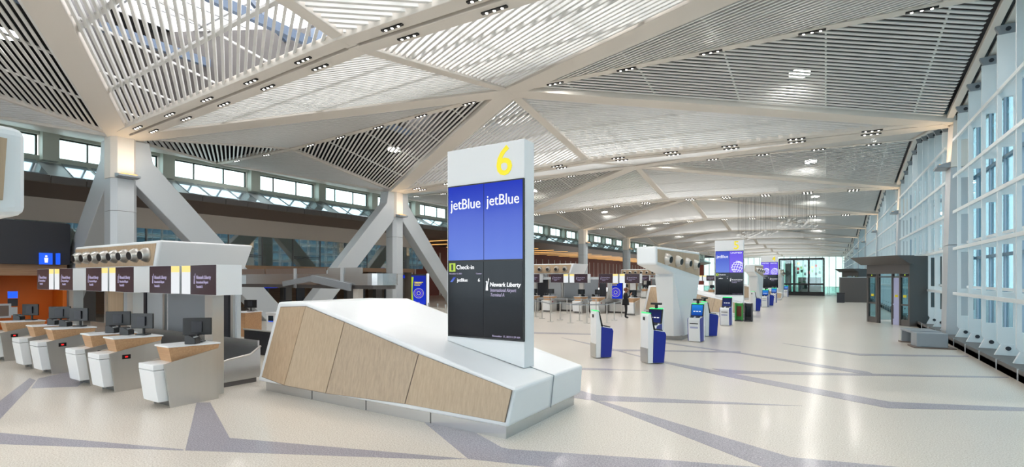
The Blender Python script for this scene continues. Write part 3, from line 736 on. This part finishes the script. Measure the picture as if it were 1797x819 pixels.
# ---------------------------------------------------------------- check-in desks
def desk(led):
    """customer side faces -y; origin is the front right corner on the floor"""
    t = thing('check_in_desk', 'desk', 'desk')
    for x in (-.03, -.64): MB().prism([(0, 0), (.84, 0), (.84, .98), (-.10, .80)], 'x', x, x + .03).build('side_panel', M['steel'], t)
    MB().box(-.6, -.04, .06, .12, 0, .14).build('kick_plate', M['kick'], t); MB().box(-.6, -.04, .12, .82, 0, .8).build('carcass', M['dgrey'], t)
    MB().hexa([(-.63, -.17, .12), (-.06, -.17, .12), (-.06, .11, .12), (-.63, .11, .12)], [(-.63, -.25, .69), (-.06, -.25, .69), (-.06, .11, .69), (-.63, .11, .69)]).build('front_box', M['white'], t, bevel=.012)
    MB().hexa([(-.63, -.25, .70), (-.06, -.25, .70), (-.06, .11, .70), (-.63, .11, .70)], [(-.63, -.25, .80), (-.06, -.25, .80), (-.06, .11, .80), (-.63, .11, .80)]).build('front_lid', M['white'], t, bevel=.008)
    MB().hexa([(-.6, .1, .79), (-.18, .1, .79), (-.005, .84, .97), (-.62, .84, .97)], [(-.64, .04, 1.07), (-.16, .04, 1.07), (0, .86, 1.06), (-.64, .86, 1.06)]).build('oak_upstand', M['woodm'], t)
    MB().hexa([(-.66, .02, 1.07), (-.14, .02, 1.07), (.01, .88, 1.065), (-.66, .88, 1.065)], [(-.66, .02, 1.10), (-.14, .02, 1.10), (.01, .88, 1.09), (-.66, .88, 1.09)]).build('counter', M['white'], t)
    if led:
        pl = MB().box(-.002, .006, .12, .27, .66, .75).build('scale_display', M['black'], t); MB().box(.006, .009, .17, .22, .69, .72).build('digits', M['red'], pl)
    return t
def monitor():
    t = thing('computer_monitor', 'monitor', 'monitor')
    MB().box(-.11, .11, -.09, .09, 0, .02).build('base', M['black'], t); MB().tube((0, .02, .02), (0, .02, .3), .025, n=8).build('arm', M['black'], t)
    MB().box(-.25, .25, -.04, .0, .14, .47).build('housing', M['black'], t, bevel=.01); MB().box(-.09, .09, -.07, -.04, .2, .4).build('rear_cover', M['char'], t)
    MB().box(-.235, .235, 0, .004, .155, .455).build('screen', M['scrd'], t)
    return t
def printer():
    t = thing('boarding_pass_printer', 'printer', 'printer')
    MB().prism([(-.1, 0), (.1, 0), (.1, .1), (-.02, .17), (-.1, .17)], 'y', -.09, .09).build('case', M['black'], t, bevel=.01); MB().box(-.03, .07, -.07, .07, .12, .135).build('tray', M['lgrey'], t)
    return t
d1, d2, mo, pr = desk(False), desk(True), monitor(), printer()
firsts = {'d1': d1, 'd2': d2, 'mo': mo, 'pr': pr}; used = set()
def put(k, loc, rz, label, group):
    o = firsts[k]
    if k not in used:
        used.add(k); o.location = loc; o.rotation_euler = (0, 0, rz); o['label'] = label; o['group'] = group; return o
    return dup(o, loc, rz, label, group)
def sign_unit():
    """overhead screen pair unit, faces -y; origin at screen centre; white strip on -x side"""
    t = thing('overhead_screen', 's', 'screen')
    MB().box(-.49, .49, 0, .5, -.3, .3).build('housing', M['white'], t); s_ = MB().box(-.485, .485, -.006, 0, -.295, .295).build('screen', M['signbrown'], t)
    liberty(s_, -.33, -.08, .2, -.007, 'txt2')
    text('Newark Liberty', s_, M['txt2'], (-.25, -.006, .02), (1, 0, 0), (0, 0, 1), .1, width=.55, bold=.01); text('International Airport', s_, M['txt2'], (-.25, -.006, -.07), (1, 0, 0), (0, 0, 1), .08, width=.45)
    text('Terminal A', s_, M['txt2'], (-.25, -.006, -.16), (1, 0, 0), (0, 0, 1), .08, width=.24)
    return t
def strip():
    t = thing('lane_panel', 's', 'sign')
    MB().box(-.175, .175, 0, .3, -.29, .29).build('housing', M['lgrey'], t); MB().box(-.17, .17, -.006, 0, -.29, .16).build('white_face', M['white_e'], t); MB().box(-.17, .17, -.006, 0, .16, .29).build('yellow_face', M['yellow_e'], t)
    return t
firsts['ss'] = sign_unit(); firsts['st'] = strip()
CEN = [-11.4, -14.97, -18.65]
def island(i):
    yo = ISL * i; no = ('six', 'five', 'four')[i]; nm = 'island ' + no
    ORD = ('first', 'second', 'third', 'fourth', 'fifth', 'sixth')
    for k, c in enumerate(CEN):
        for q in (0, 1):
            o_ = ORD[2 * k + q] + ' from the podium below sign ' + no
            sx = 1 - 2 * q; dx = c + (1.38, -.95)[q]; x = c + (1.0, -1.33)[q]
            led = not (k == 0 and q == 0)
            put('d2' if led else 'd1', (dx, 4.4 + yo, 0), 0, ('steel check-in desk with red scale display, ' if led else 'steel check-in desk with oak upstand, ') + o_, 'check-in desks of ' + nm)
            put('mo', (x, 5.05 + yo, 1.098), .8 - .3 * q, 'black monitor on the check-in desk ' + o_, 'desk monitors of ' + nm)
            if i < 2: put('pr', (x + .22 - .5 * q, 4.85 + yo, 1.10), .6, 'small black printer on the check-in desk ' + o_, 'desk printers of ' + nm)
            put('ss', (c + .90 * sx, 5.2 + yo, 2.305), 0, 'overhead dark welcome screen, ' + o_, 'overhead screens of ' + nm)
            put('st', (c + .225 * sx, 5.2 + yo, 2.305), 0, 'overhead white and yellow lane panel, ' + o_, 'lane panels of ' + nm)
    # frame that carries the overhead screens
    g = thing('screen_frame', 'stainless frame of posts and rail carrying the overhead screens by sign %s' % no, 'frame', (0, yo, 0), 0, 'screen frames')
    MB().box(-20.0, -10.1, 5.72, 5.84, 2.22, 2.40).build('rail', M['lgrey'], g)
    for c in CEN:
        MB().box(c + .72, c + 1.02, 5.32, 5.54, 0, 1.99).build('post', M['steel'], g)
        for dx in (.225, -.225): MB().box(c + dx - .06, c + dx + .06, 5.51, 5.72, 2.2, 2.42).build('arm', M['lgrey'], g)
    # canopy
    t = thing('canopy', 'white canopy with oak face and silver air nozzles above the desks by sign %s' % no, 'canopy', (0, yo, 0), 0, 'island canopies')
    MB().hexa([(-21.1, 6.4, 2.62), (-15.45, 6.4, 2.62), (-15.45, 8.9, 2.62), (-21.1, 8.9, 2.62)], [(-21.05, 6.4, 3.36), (-15.15, 6.4, 3.36), (-15.15, 9.0, 3.36), (-21.05, 9.0, 3.36)]).build('shell', M['white'], t, bevel=.06)
    MB().prism([(-20.98, 2.68), (-15.55, 2.68), (-15.35, 3.28), (-20.98, 3.28)], 'y', 6.385, 6.41).build('oak_face', M['wood'], t)
    for k in range(8): nozzle(t, (-20.6 + .68 * k, 6.39, 2.98), (.12, -1, -.12), .2)
    for x in (-20.6, -18.4, -16.2): MB().box(x - .35, x + .35, 7.4, 7.9, 0, 2.63).build('pier', M['lgrey'] if x != -18.4 else M['white'], t)
    # back screen of the island
    b_ = thing('island_back_panel', 'blue-grey back panels and oak side behind the desks by sign %s' % no, 'partition', (0, yo, 0), 0, 'island back panels')
    for k, (x0, x1, mt) in enumerate(((-20.6, -19.2, 'wood'), (-19.15, -18.7, 'lgrey'), (-18.65, -17.6, 'char'), (-17.5, -16.5, 'lgrey'), (-16.2, -13.6, 'grey'), (-13.5, -13.0, 'char'), (-12.9, -12.6, 'lgrey'))):
        MB().box(x0, x1, 7.05, 7.15, .5, 2.2).build('panel', M[mt], b_)
    for x in (-20.4, -16.35, -12.75): MB().box(x - .06, x + .06, 7.0, 7.05, 0, 2.2).build('post', M['steel'], b_)
    # baggage conveyor behind the desks
    v = thing('baggage_conveyor', 'stainless baggage conveyor with dark belt behind the desks by sign %s' % no, 'conveyor', (0, yo, 0), 0, 'baggage conveyors')
    MB().box(-20.4, -10.95, 5.68, 6.6, .28, .36).build('belt', M['rubber'], v)
    for x0, x1 in ((-20.4, -17.3), (-17.27, -14.1), (-14.07, -10.95)):
        MB().box(x0, x1, 5.66, 5.70, .12, .62).build('side_guard', M['steelh'], v); MB().box(x0, x1, 6.6, 6.64, .12, .92).build('side_guard', M['steelh'], v)
    MB().prism([(5.62, .1), (6.64, .1), (6.64, .78), (6.4, .62), (5.9, .56), (5.62, .48)], 'x', -10.95, -10.91).build('end_panel', M['steelh'], v)
    MB().box(-20.4, -10.92, 5.75, 6.55, 0, .12).build('plinth', M['dgrey'], v)
    for a, c in (((-10.9, 5.62, .5), (-10.9, 5.9, .58)), ((-10.9, 5.9, .58), (-10.9, 6.4, .64)), ((-10.9, 6.4, .64), (-10.9, 6.64, .8))): MB().tube(a, c, .022, n=8).build('edge_tube', M['bowl'], v)
    if i == 0:
        w = thing('conveyor_well', 'dark sided conveyor well with steel rails beside the podium below sign six', 'conveyor', (0, 0, 0))
        MB().box(-15.5, -11.0, 8.9, 8.96, .0, .72).build('steel_side', M['char'], w); MB().box(-15.6, -11.2, 9.0, 10.2, .3, .4).build('belt', M['rubber'], w)
        MB().box(-15.5, -11.2, 10.2, 10.26, 0, .6).build('back_side', M['char'], w); MB().box(-15.5, -11.2, 8.96, 10.2, 0, .3).build('plinth', M['dgrey'], w)
        for p, q in (((-15.5, 8.88, .74), (-11.0, 8.88, .74)), ((-11.0, 8.88, .74), (-11.0, 8.88, 0)), ((-13.0, 10.2, .3), (-11.2, 10.2, .65))): MB().tube(p, q, .025, n=8).build('rail', M['bowl'], w)
for i in range(3): island(i)

# ---------------------------------------------------------------- bag-drop desks across the island, overhead conveyor
for k, p in enumerate(((-19.9, 11.2), (-18.3, 11.7), (-17.0, 12.2))):
    t = thing('bag_drop_unit', ('oak and white bag drop unit nearest the canopy below the overhead conveyor', 'oak and white bag drop unit in the middle of the three below the conveyor', 'oak and white bag drop unit partly hidden by the podium edge')[k], 'bag drop', (p[0], p[1], 0), .2, 'bag drop units beneath the overhead conveyor')
    MB().box(-.35, .35, 0, .8, 0, .9).build('oak_body', M['woodm'], t); MB().box(-.35, .1, -.04, 0, .12, .95).build('front', M['white'], t, bevel=.01)
    MB().box(-.25, 0, -.05, -.04, .66, .86).build('screen', M['scrd'], t); MB().box(-.25, 0, -.055, -.05, .63, .66).build('led_strip', M['bluesign'], t)
    MB().box(-.38, .38, -.06, .82, .95, .98).build('counter', M['white'], t); MB().box(-.35, .35, .0, .8, .9, .95).build('upstand', M['woodm'], t)
    put('mo', (p[0], p[1] + .5, .982), .6, ('black monitor on the bag drop unit nearest the canopy', 'black monitor on the middle bag drop unit', 'black monitor on the bag drop unit at the podium edge')[k], 'monitors on the bag drop units')
t = thing('overhead_conveyor', 'stainless overhead baggage conveyor with rounded end above the bag drop units', 'conveyor')
def ob(z0, z1, w, mat, nm, x0=-24.2, x1=-13.8):
    pl = [(x0, 13 - w), (x1, 13 - w)] + [(x1 + w * math.sin(a), 13 - w * math.cos(a)) for a in [math.pi * j / 10 for j in range(1, 10)]] + [(x1, 13 + w), (x0, 13 + w)]
    MB().prism(pl, 'z', z0, z1).build(nm, M[mat], t)
ob(2.08, 2.50, .62, 'steelh', 'trough'); ob(1.94, 2.08, .54, 'dgrey', 'underside')
for x in range(-24, -14, 2): MB().box(x, x + 1.9, 12.40, 12.43, 2.5, 2.72).build('guard_panel', M['steelh'] if x > -18 else M['brown'], t)
for x in (-22, -18, -15.2): MB().box(x, x + .12, 12.34, 12.40, 1.94, 2.72).build('bracket', M['lgrey'], t)
MB().box(-14.75, -14.5, 12.55, 12.8, 0, 1.95).build('post', M['paint'], t)
MB().bar((-14.6, 12.3, 2.0), (-16.8, 12.3, 2.32), .1, .26).build('brace', M['grey'], t); MB().bar((-16.8, 12.3, 2.32), (-18.6, 12.3, 2.1), .1, .2).build('brace', M['grey'], t)
MB().box(-23.8, -23.5, 12.8, 13.2, 0, 1.95).build('post', M['paint'], t)
# dark flight screens and green lit scanners in the passage
for k, (x, y, z, w, h, mt) in enumerate(((470, 535, 0, 1.5, .62, 'scra'), (500, 532, 0, .9, .4, 'scrc'), (702, 480, 0, 1.2, .35, 'scra'))):
    c = hitp(x, y, (-33.4, 0, 0), (1, 0, 0)); z = 2.45 if k == 2 else 1.9
    t = thing('wall_screen', ['blue flight screen on a stand under the office glass', 'small bright screen beside the blue flight screen', 'dark blue banner screen over the passage beside the advert totem'][k], 'screen', (-33.4, c.y, 0))
    MB().box(-.05, .05, -w / 2, w / 2, z - h / 2, z + h / 2).build('housing', M['black'], t); MB().box(.05, .056, -w / 2 + .03, w / 2 - .03, z - h / 2 + .03, z + h / 2 - .03).build('screen', M[mt], t)
    MB().box(-.04, .04, -.06, .06, 0, z - h / 2).build('stand', M['char'], t)
# advert totems
def totem(loc, rz, label):
    t = thing('advert_totem', label, 'display', loc, rz)
    MB().box(-.55, .55, -.1, .1, 0, 2.6).build('cabinet', M['black'], t); MB().box(.55, .72, -.08, .08, 0, 2.65).build('white_edge', M['white_e'], t)
    s_ = MB().box(-.5, .5, -.108, -.1, .45, 2.5).build('screen', M['scra'], t)
    for r, w, mt in ((.36, .05, 'txt2'), (.26, .05, 'scrp'), (.15, .06, 'txt2')):
        m = MB(); n = 28
        for j in range(n):
            a, b = 2 * PI * j / n, 2 * PI * (j + 1) / n
            m.quad((.0 + r * math.cos(a), -.111, 1.25 + r * math.sin(a)), (r * math.cos(b), -.111, 1.25 + r * math.sin(b)), ((r - w) * math.cos(b), -.111, 1.25 + (r - w) * math.sin(b)), ((r - w) * math.cos(a), -.111, 1.25 + (r - w) * math.sin(a)))
        m.build('ring', M[mt], s_)
    for k in range(3): MB().box(-.3, .3 - .1 * k, -.112, -.109, 2.0 - .11 * k, 2.05 - .11 * k).build('headline', M['yel'], s_)
    MB().prism([(-.5, .6), (-.36, .6), (-.44, 1.4), (-.36, 2.4), (-.5, 2.4)], 'y', -.112, -.109).build('swoosh', M['lime'], s_)
    return t
p = fl(735, 545); totem((p.x, p.y, 0), .62, 'blue advert totem with ring graphic beside the faceted column with two struts')
totem((-13.4, 36.2, 0), .1, 'blue ring advert totem among the desks of island five')
# restroom sign, fire sign panel, wall cabinet
c = hitp(82, 460, (-29.8, 0, 0), (1, 0, 0))
t = thing('restroom_sign', 'lit blue restroom sign with white figure on the charcoal bulkhead', 'sign', (-29.98, c.y, 2.95))
MB().box(0, .12, -.22, .22, 0, .52).build('box_face', M['bluesign'], t); MB().box(.0, .3, .36, .44, 0, .52).build('blade', M['bluesign'], t)
MB().prism([(-.05, .08), (.05, .08), (.07, .3), (-.07, .3)], 'x', .12, .126).build('figure_body', M['txt'], t); MB().tube((.12, 0, .37), (.126, 0, .37), .045, n=12).build('figure_head', M['txt'], t)
for x, y, nm, lb in ((22, 530, 'wall_sign', 'small blue and dark information sign on the oak wall left of the orange recess'),):
    c = hitp(x, y, (-30.3, 0, 0), (1, 0, 0)); t = thing(nm, lb, 'sign', (-30.29, c.y, 1.0))
    MB().box(0, .03, -.16, .16, .45, .75).build('blue_plate', M['bluesign'], t); MB().box(0, .03, -.16, .16, .1, .42).build('dark_plate', M['char'], t); MB().box(0, .03, -.15, .15, -.3, .06).build('grey_plate', M['lgrey'], t)
c = hitp(2, 548, (-30.3, 0, 0), (1, 0, 0)); t = thing('wall_cabinet', 'grey recessed cabinet low on the oak wall beside the information sign', 'cabinet', (-30.29, c.y, .6))
MB().box(0, .06, -.3, .3, 0, .62).build('frame', M['lgrey'], t); MB().box(.06, .07, -.22, .22, .08, .54).build('door', M['brown'], t)

# ---------------------------------------------------------------- belt barriers
def stanchion():
    t = thing('queue_post', 'q', 'queue post')
    MB().tube((0, 0, 0), (0, 0, .02), .17, n=18).build('base', M['bowl'], t); MB().tube((0, 0, .02), (0, 0, .94), .032, n=10).build('pole', M['bowl'], t); MB().tube((0, 0, .90), (0, 0, 1.0), .04, n=10).build('belt_head', M['lgrey'], t)
    return t
firsts['q'] = stanchion()
rows = [[(940, 556), (951.4, 558.5), (966, 564), (983, 561), (1001, 566.5)], [(1001, 566.5), (1017, 562.5), (1032.6, 557)], [(1001, 566.5), (1030, 567), (1065, 566.5), (1078, 561.5), (1091, 556)], [(944, 548), (968, 549), (995, 550), (1020, 551), (1046, 552)]]
done = {}; nb = 0
for r_ in rows:
    pts = []
    for p in r_:
        q = fl(*p)
        if p not in done: put('q', (q.x, q.y, 0), 0, 'slim silver queue post with belts before the desks by sign five', 'queue posts before island five'); done[p] = q
        pts.append(q)
    for a, b in zip(pts[:-1], pts[1:]):
        m = MB(); d = (b - a).normalized() * .05
        m.bar(a + d + Vector((0, 0, .95)), b - d + Vector((0, 0, .95)), .004, .05, (0, 0, 1)); o = m.build('queue_belt', M['grey']); tag(o, 'grey retractable belt strung between queue posts before island five', 'belt', 'queue belts before island five')
for p in ((716, 560), (735, 562), (752, 564), (768, 566), (782, 569)):
    q = fl(p[0], p[1]); put('q', (q.x, q.y, 0), 0, 'slim silver queue post standing behind the podium below sign six', 'queue posts behind the podium')
hr = thing('hand_rail', 'low tubular steel guard rail behind the podium below sign six', 'rail')
a, b = fl(716, 566), fl(782, 580)
for z in (.55, .95): MB().tube((a.x, a.y, z), (b.x, b.y, z), .03, n=8).build('rail', M['bowl'], hr)
for k in range(4):
    q = a.lerp(b, k / 3); MB().tube((q.x, q.y, 0), (q.x, q.y, .95), .025, n=8).build('post', M['bowl'], hr)

# ---------------------------------------------------------------- person with phone
def person(loc, rz):
    t = thing('person', 'person in black clothes standing and holding a phone up before the desks of island five', 'person', loc, rz)
    # joints: facing -y
    V = {'pel': (0, 0, .95, .135), 'wai': (0, .01, 1.08, .13), 'che': (0, .02, 1.27, .155), 'sh': (0, .02, 1.41, .12), 'nk': (0, .005, 1.50, .052), 'hd0': (0, -.02, 1.57, .085), 'hd': (0, -.025, 1.66, .098), 'hdt': (0, -.01, 1.73, .07),
         'hl': (-.1, 0, .90, .095), 'kl': (-.11, -.02, .5, .068), 'al': (-.115, .03, .1, .05), 'fl': (-.125, -.14, .045, .045),
         'hr': (.1, 0, .90, .095), 'kr': (.115, -.03, .5, .068), 'ar': (.13, .01, .1, .05), 'fr': (.15, -.16, .045, .045),
         'sl': (-.19, .02, 1.40, .068), 'el': (-.26, -.06, 1.14, .052), 'wl': (-.10, -.27, 1.38, .036), 'pl': (-.055, -.30, 1.45, .04),
         'sr': (.19, .02, 1.40, .068), 'er': (.27, -.05, 1.14, .052), 'wr': (.11, -.27, 1.38, .036), 'pr': (.06, -.30, 1.45, .04)}
    E_ = [('pel', 'wai'), ('wai', 'che'), ('che', 'sh'), ('sh', 'nk'), ('nk', 'hd0'), ('hd0', 'hd'), ('hd', 'hdt'), ('pel', 'hl'), ('hl', 'kl'), ('kl', 'al'), ('al', 'fl'), ('pel', 'hr'), ('hr', 'kr'), ('kr', 'ar'), ('ar', 'fr'),
          ('sh', 'sl'), ('sl', 'el'), ('el', 'wl'), ('wl', 'pl'), ('sh', 'sr'), ('sr', 'er'), ('er', 'wr'), ('wr', 'pr')]
    for s, h in (('l', -1), ('r', 1)):
        for j, (dx, L1) in enumerate(((-.03, .075), (-.01, .085), (.01, .08), (.03, .065))):
            b0 = V['p' + s]; k1, k2 = 'f%s%d' % (s, j), 'g%s%d' % (s, j)
            V[k1] = (b0[0] + dx * .6, b0[1] - .035, b0[2] + .03 + dx * .3, .010); V[k2] = (b0[0] + dx * .6 - h * .035, b0[1] - .03, b0[2] + .03 + L1 * .6, .009); E_ += [('p' + s, k1), (k1, k2)]
        k1 = 't' + s; V[k1] = (V['p' + s][0] - h * .05, V['p' + s][1] - .0, V['p' + s][2] + .03, .011); E_.append(('p' + s, k1))
    ks = list(V); me = bpy.data.meshes.new('body'); me.from_pydata([V[k][:3] for k in ks], [(ks.index(a), ks.index(b)) for a, b in E_], [])
    o = bpy.data.objects.new('body', me); COL.objects.link(o)
    mod = o.modifiers.new('skin', 'SKIN'); sb = o.modifiers.new('sub', 'SUBSURF'); sb.levels = 2; sb.render_levels = 2
    for k, sv in zip(ks, me.skin_vertices[0].data): sv.radius = (V[k][3],) * 2; sv.use_root = (k == 'pel')
    dg = bpy.context.evaluated_depsgraph_get(); me2 = bpy.data.meshes.new_from_object(o.evaluated_get(dg)); bpy.data.objects.remove(o)
    me2.name = 'body'; me2.materials.clear()
    for m_ in ('cloth', 'skin', 'black'): me2.materials.append(M[m_])
    for p in me2.polygons:
        c = p.center; p.use_smooth = True
        hand = c.y < -.245 and c.z > 1.3
        p.material_index = 1 if (c.z > 1.49 or hand) else (2 if c.z < .1 else 0)
    o = bpy.data.objects.new('body', me2); COL.objects.link(o); o.parent = t; reg(o, t)
    # hair cap, coat skirt, eyes, nose, ears
    m = MB(); m.lathe((0, .005, 1.60), (0, .12, 1), [(.106, 0), (.113, .05), (.11, .1), (.08, .155), (.03, .175), (.001, .178)], 18); m.build('hair', M['hair'], t, smooth=True)
    m = MB(); m.lathe((0, .01, 1.12), (0, 0, -1), [(.17, 0), (.185, .12), (.20, .26), (.205, .34), (.19, .34)], 20); m.build('coat_skirt', M['cloth'], t, smooth=True)
    m = MB(); m.lathe((0, -.115, 1.625), (0, -1, -.2), [(.022, 0), (.016, .02), (.004, .03)], 10); m.build('nose', M['skin'], t, smooth=True)
    for s in (-1, 1): MB().tube((.036 * s, -.112, 1.655), (.036 * s, -.118, 1.655), .01, n=8).build('eye', M['black'], t); MB().tube((.095 * s, 0, 1.64), (.108 * s, 0, 1.64), .028, .02, n=10).build('ear', M['skin'], t)
    MB().box(-.03, .03, -.124, -.115, 1.578, 1.588).build('mouth', M['hair'], t)
    return t
person((-9.74, 27.9, 0), 1.9)
ph = MB().box(-.04, .04, -.006, .006, 0, .15).build('phone', M['black']); ph.location = Vector((-9.74, 27.9, 1.49)) + Matrix.Rotation(1.9, 3, 'Z') @ Vector((0, -.36, 0)); ph.rotation_euler = (0, 0, 1.9)
MB().box(-.035, .035, .006, .008, .01, .14).build('screen', M['scrd'], ph)
tag(ph, 'black phone held up in front of the face of the person', 'phone')

# ---------------------------------------------------------------- door vestibule in the glass wall
def vestibule(A, B, label):
    A, B = Vector(A), Vector(B); d = (B - A); Wd = d.length; rz = math.atan2(d.y, d.x)
    t = thing('door_vestibule', label, 'vestibule', (A.x, A.y, 0), rz)
    f = 'dgrey'; H = 2.55
    for x0, x1 in ((0, .10), (.62, .72), (.76, .82), (Wd * .60, Wd * .60 + .06), (Wd * .77, Wd * .77 + .08), (Wd - .1, Wd)): MB().box(x0, x1, 0, .12, 0, H).build('post', M[f], t)
    MB().box(0, Wd, 0, .14, H, H + .5).build('header', M[f], t); MB().box(0, Wd, .02, .1, 2.36, 2.42).build('door_head', M[f], t)
    for x0, x1 in ((.04, .66), (Wd * .8, Wd - .04)): sg = MB().box(x0, x1, -.012, 0, 2.42, 2.54).build('sign_strip', M['black'], t); MB().box((x0 + x1) / 2, (x0 + x1) / 2 + .06, -.016, -.012, 2.45, 2.51).build('pictogram', M['lime'], sg)
    MB().prism([(-.75, 3.42), (.1, 3.42), (.1, 3.02), (-.12, 3.02)], 'x', -.25, Wd + .15).build('canopy', M[f], t)
    MB().box(0, Wd, .0, 3.0, 3.3, 3.4).build('roof', M[f], t)
    for x0, x1, mt in ((.12, .60, 'glass'), (Wd * .62 + .02, Wd * .76, 'lilac'), (Wd * .8, Wd - .12, 'glass')):
        g = MB().box(x0, x1, .05, .07, .3, 2.34).build('door_glass', M[mt], t)
        MB().box(x0 - .02, x1 + .02, .03, .1, .98, 1.06).build('mid_rail', M[f] if mt != 'lilac' else M['lilac'], t); MB().box(x0 - .02, x1 + .02, .03, .1, 0, .3).build('bottom_rail', M[f] if mt != 'lilac' else M['lilac'], t)
        MB().prism([((x0 + x1) / 2 - .09, 1.38), ((x0 + x1) / 2 + .1, 1.38), ((x0 + x1) / 2 + .1, 1.5), ((x0 + x1) / 2 - .09, 1.5)], 'y', .035, .045).build('sticker', M['yellowsticker'], g)
    for x in (0, Wd - .06): MB().box(x, x + .06, .12, 2.4, 0, 3.3).build('side_frame', M[f], t) if x else MB().box(x, x + .03, .14, 2.4, .1, 3.3).build('side_glass', M['glass'], t)
    return t
vestibule((1.86, 32.84, 0), (3.42, 30.55, 0), 'dark grey entrance vestibule with sliding glass doors beside the stainless bench')
vestibule((1.7, 74.5, 0), (3.3, 72.2, 0), 'distant dark entrance vestibule near the glass shop')
t = thing('rubbish_bin', 'black round bin standing inside the entrance vestibule', 'bin', (3.15, 32.9, 0)); MB().tube((0, 0, 0), (0, 0, .8), .24, .26, n=18).build('barrel', M['black'], t); MB().lathe((0, 0, .8), (0, 0, 1), [(.27, 0), (.27, .05), (.16, .1), (.12, .1)], 18).build('lid', M['char'], t)
# bench
t = thing('bench', 'short dark stainless bench on base plates beside the glass wall kerb', 'bench', (2.95, 21.75, 0), math.radians(8))
MB().box(-.42, .42, -.3, .3, .04, .50).build('block', M['grey'], t, bevel=.015); MB().box(-.5, .62, -.36, .36, 0, .04).build('base_plate', M['brown'], t)
MB().box(-.42, .42, .3, 1.5, .44, .52).build('seat', M['grey'], t, bevel=.01); MB().box(-.4, .4, 1.4, 1.5, .04, .44).build('leg', M['grey'], t); MB().box(-.46, .46, 1.3, 1.6, 0, .04).build('foot_plate', M['brown'], t)
# grey enclosure beyond the vestibule
t = thing('grey_enclosure', 'plain grey service enclosure beyond the entrance vestibule', 'enclosure', (2.3, 58, 0)); MB().box(-1.1, 1.0, 0, 5, 0, 2.35).build('body', M['dgrey'], t); MB().box(-1.12, 1.02, -.02, 5.02, 2.35, 2.42).build('top', M['lgrey'], t)
t2 = thing('litter_bin', 'dark square bin before the grey service enclosure', 'bin', (1.2, 56.6, 0)); MB().box(-.3, .3, -.3, .3, 0, .85).build('body', M['char'], t2); MB().box(-.32, .32, -.32, .32, .85, .95).build('lid', M['black'], t2)

# ---------------------------------------------------------------- far glass shop, guard rail, hanging sculpture
t = thing('glass_kiosk_shop', 'black framed glass pavilion at the far end of the hall', 'pavilion', (0, 76.5, 0))
X0s, X1s = -5.3, -.2
for x in (X0s, -3.6, -1.9, X1s):
    for y in (0, 3.0): MB().box(x - .09, x + .09, y - .09, y + .09, 0, 4.9).build('post', M['black'], t)
for z in (1.5, 4.8):
    for y in (0, 3.0): MB().box(X0s, X1s, y - .08, y + .08, z - .1, z + .1).build('beam', M['black'], t)
MB().box(X0s, X1s, 0, 3, 4.85, 4.95).build('roof', M['char'], t); MB().box(X0s, X1s, -.05, .05, 0, .5).build('base_rail', M['black'], t)
for a, b in ((X0s, -3.6), (-3.6, -1.9), (-1.9, X1s)): MB().box(a + .1, b - .1, -.015, .015, .5, 4.7).build('pane', M['guard'], t)
MB().box(-4.7, -4.0, 1.5, 2.3, 0, 4.8).build('lift_shaft', M['char'], t); MB().box(-3.2, -.5, 2.6, 2.9, 0, 2.4).build('shelf_wall', M['dgrey'], t)
for k in range(14):
    o = MB().box(-.13, .13, -.06, .06, -.18, .18).build('merchandise_poster', [M['red'], M['lime'], M['terra'], M['greenp'], M['lilac']][k % 5]); o.location = (-3.2 + .42 * (k % 7), 78.9, 3.55 - .7 * (k // 7) + .2 * (k % 3)); tag(o, 'small coloured hanging card inside the black framed pavilion', 'card', 'coloured cards in the pavilion')
for k, x in enumerate((-3.1, -1.5)):
    o = MB().lathe((0, 0, -.2), (0, 0, 1), [(.001, 0), (.17, .08), (.2, .2), (.17, .32), (.001, .4)], 14).build('globe_lamp', M['warm'], smooth=True); o.location = (x, 77.4, 4.25 - .5 * k); tag(o, 'amber globe lamp hanging inside the black framed pavilion', 'lamp', 'amber lamps in the pavilion')
    MB().tube((0, 0, .2), (0, 0, .5 + .5 * k), .015, n=6).build('cord', M['black'], o)
gd = struct('trim_1', label='glass guard rail along the floor edge')
for k in range(20):
    x = -28 + 1.66 * k; MB().box(x + .03, x + 1.62, 79.85, 79.88, .06, 1.1).build('pane', M['guard'], gd); MB().box(x - .02, x + .02, 79.83, 79.9, 0, 1.1).build('post', M['grey'], gd)
MB().tube((-28, 79.86, 1.12), (5.4, 79.86, 1.12), .03, n=8).build('rail', M['bowl'], gd)
t = thing('hanging_sculpture', 'cloud of thin hanging rods with silver pieces under the ceiling above the pavilion', 'sculpture', (-4.0, 52, 0))
for k in range(70):
    x = random.uniform(-3.2, 3.4); y = random.uniform(-1.5, 1.5); z = 6.55 + .5 * math.sin(x * .9) + random.uniform(-.2, .5)
    w_ = MB().tube((x, y, z), (x, y, 9.75), .008, n=4).build('wire', M['dgrey'], t); MB().bar((x - .12, y, z), (x + .12, y, z + .1), .05, .09).build('silver_piece', M['bowl'], w_)
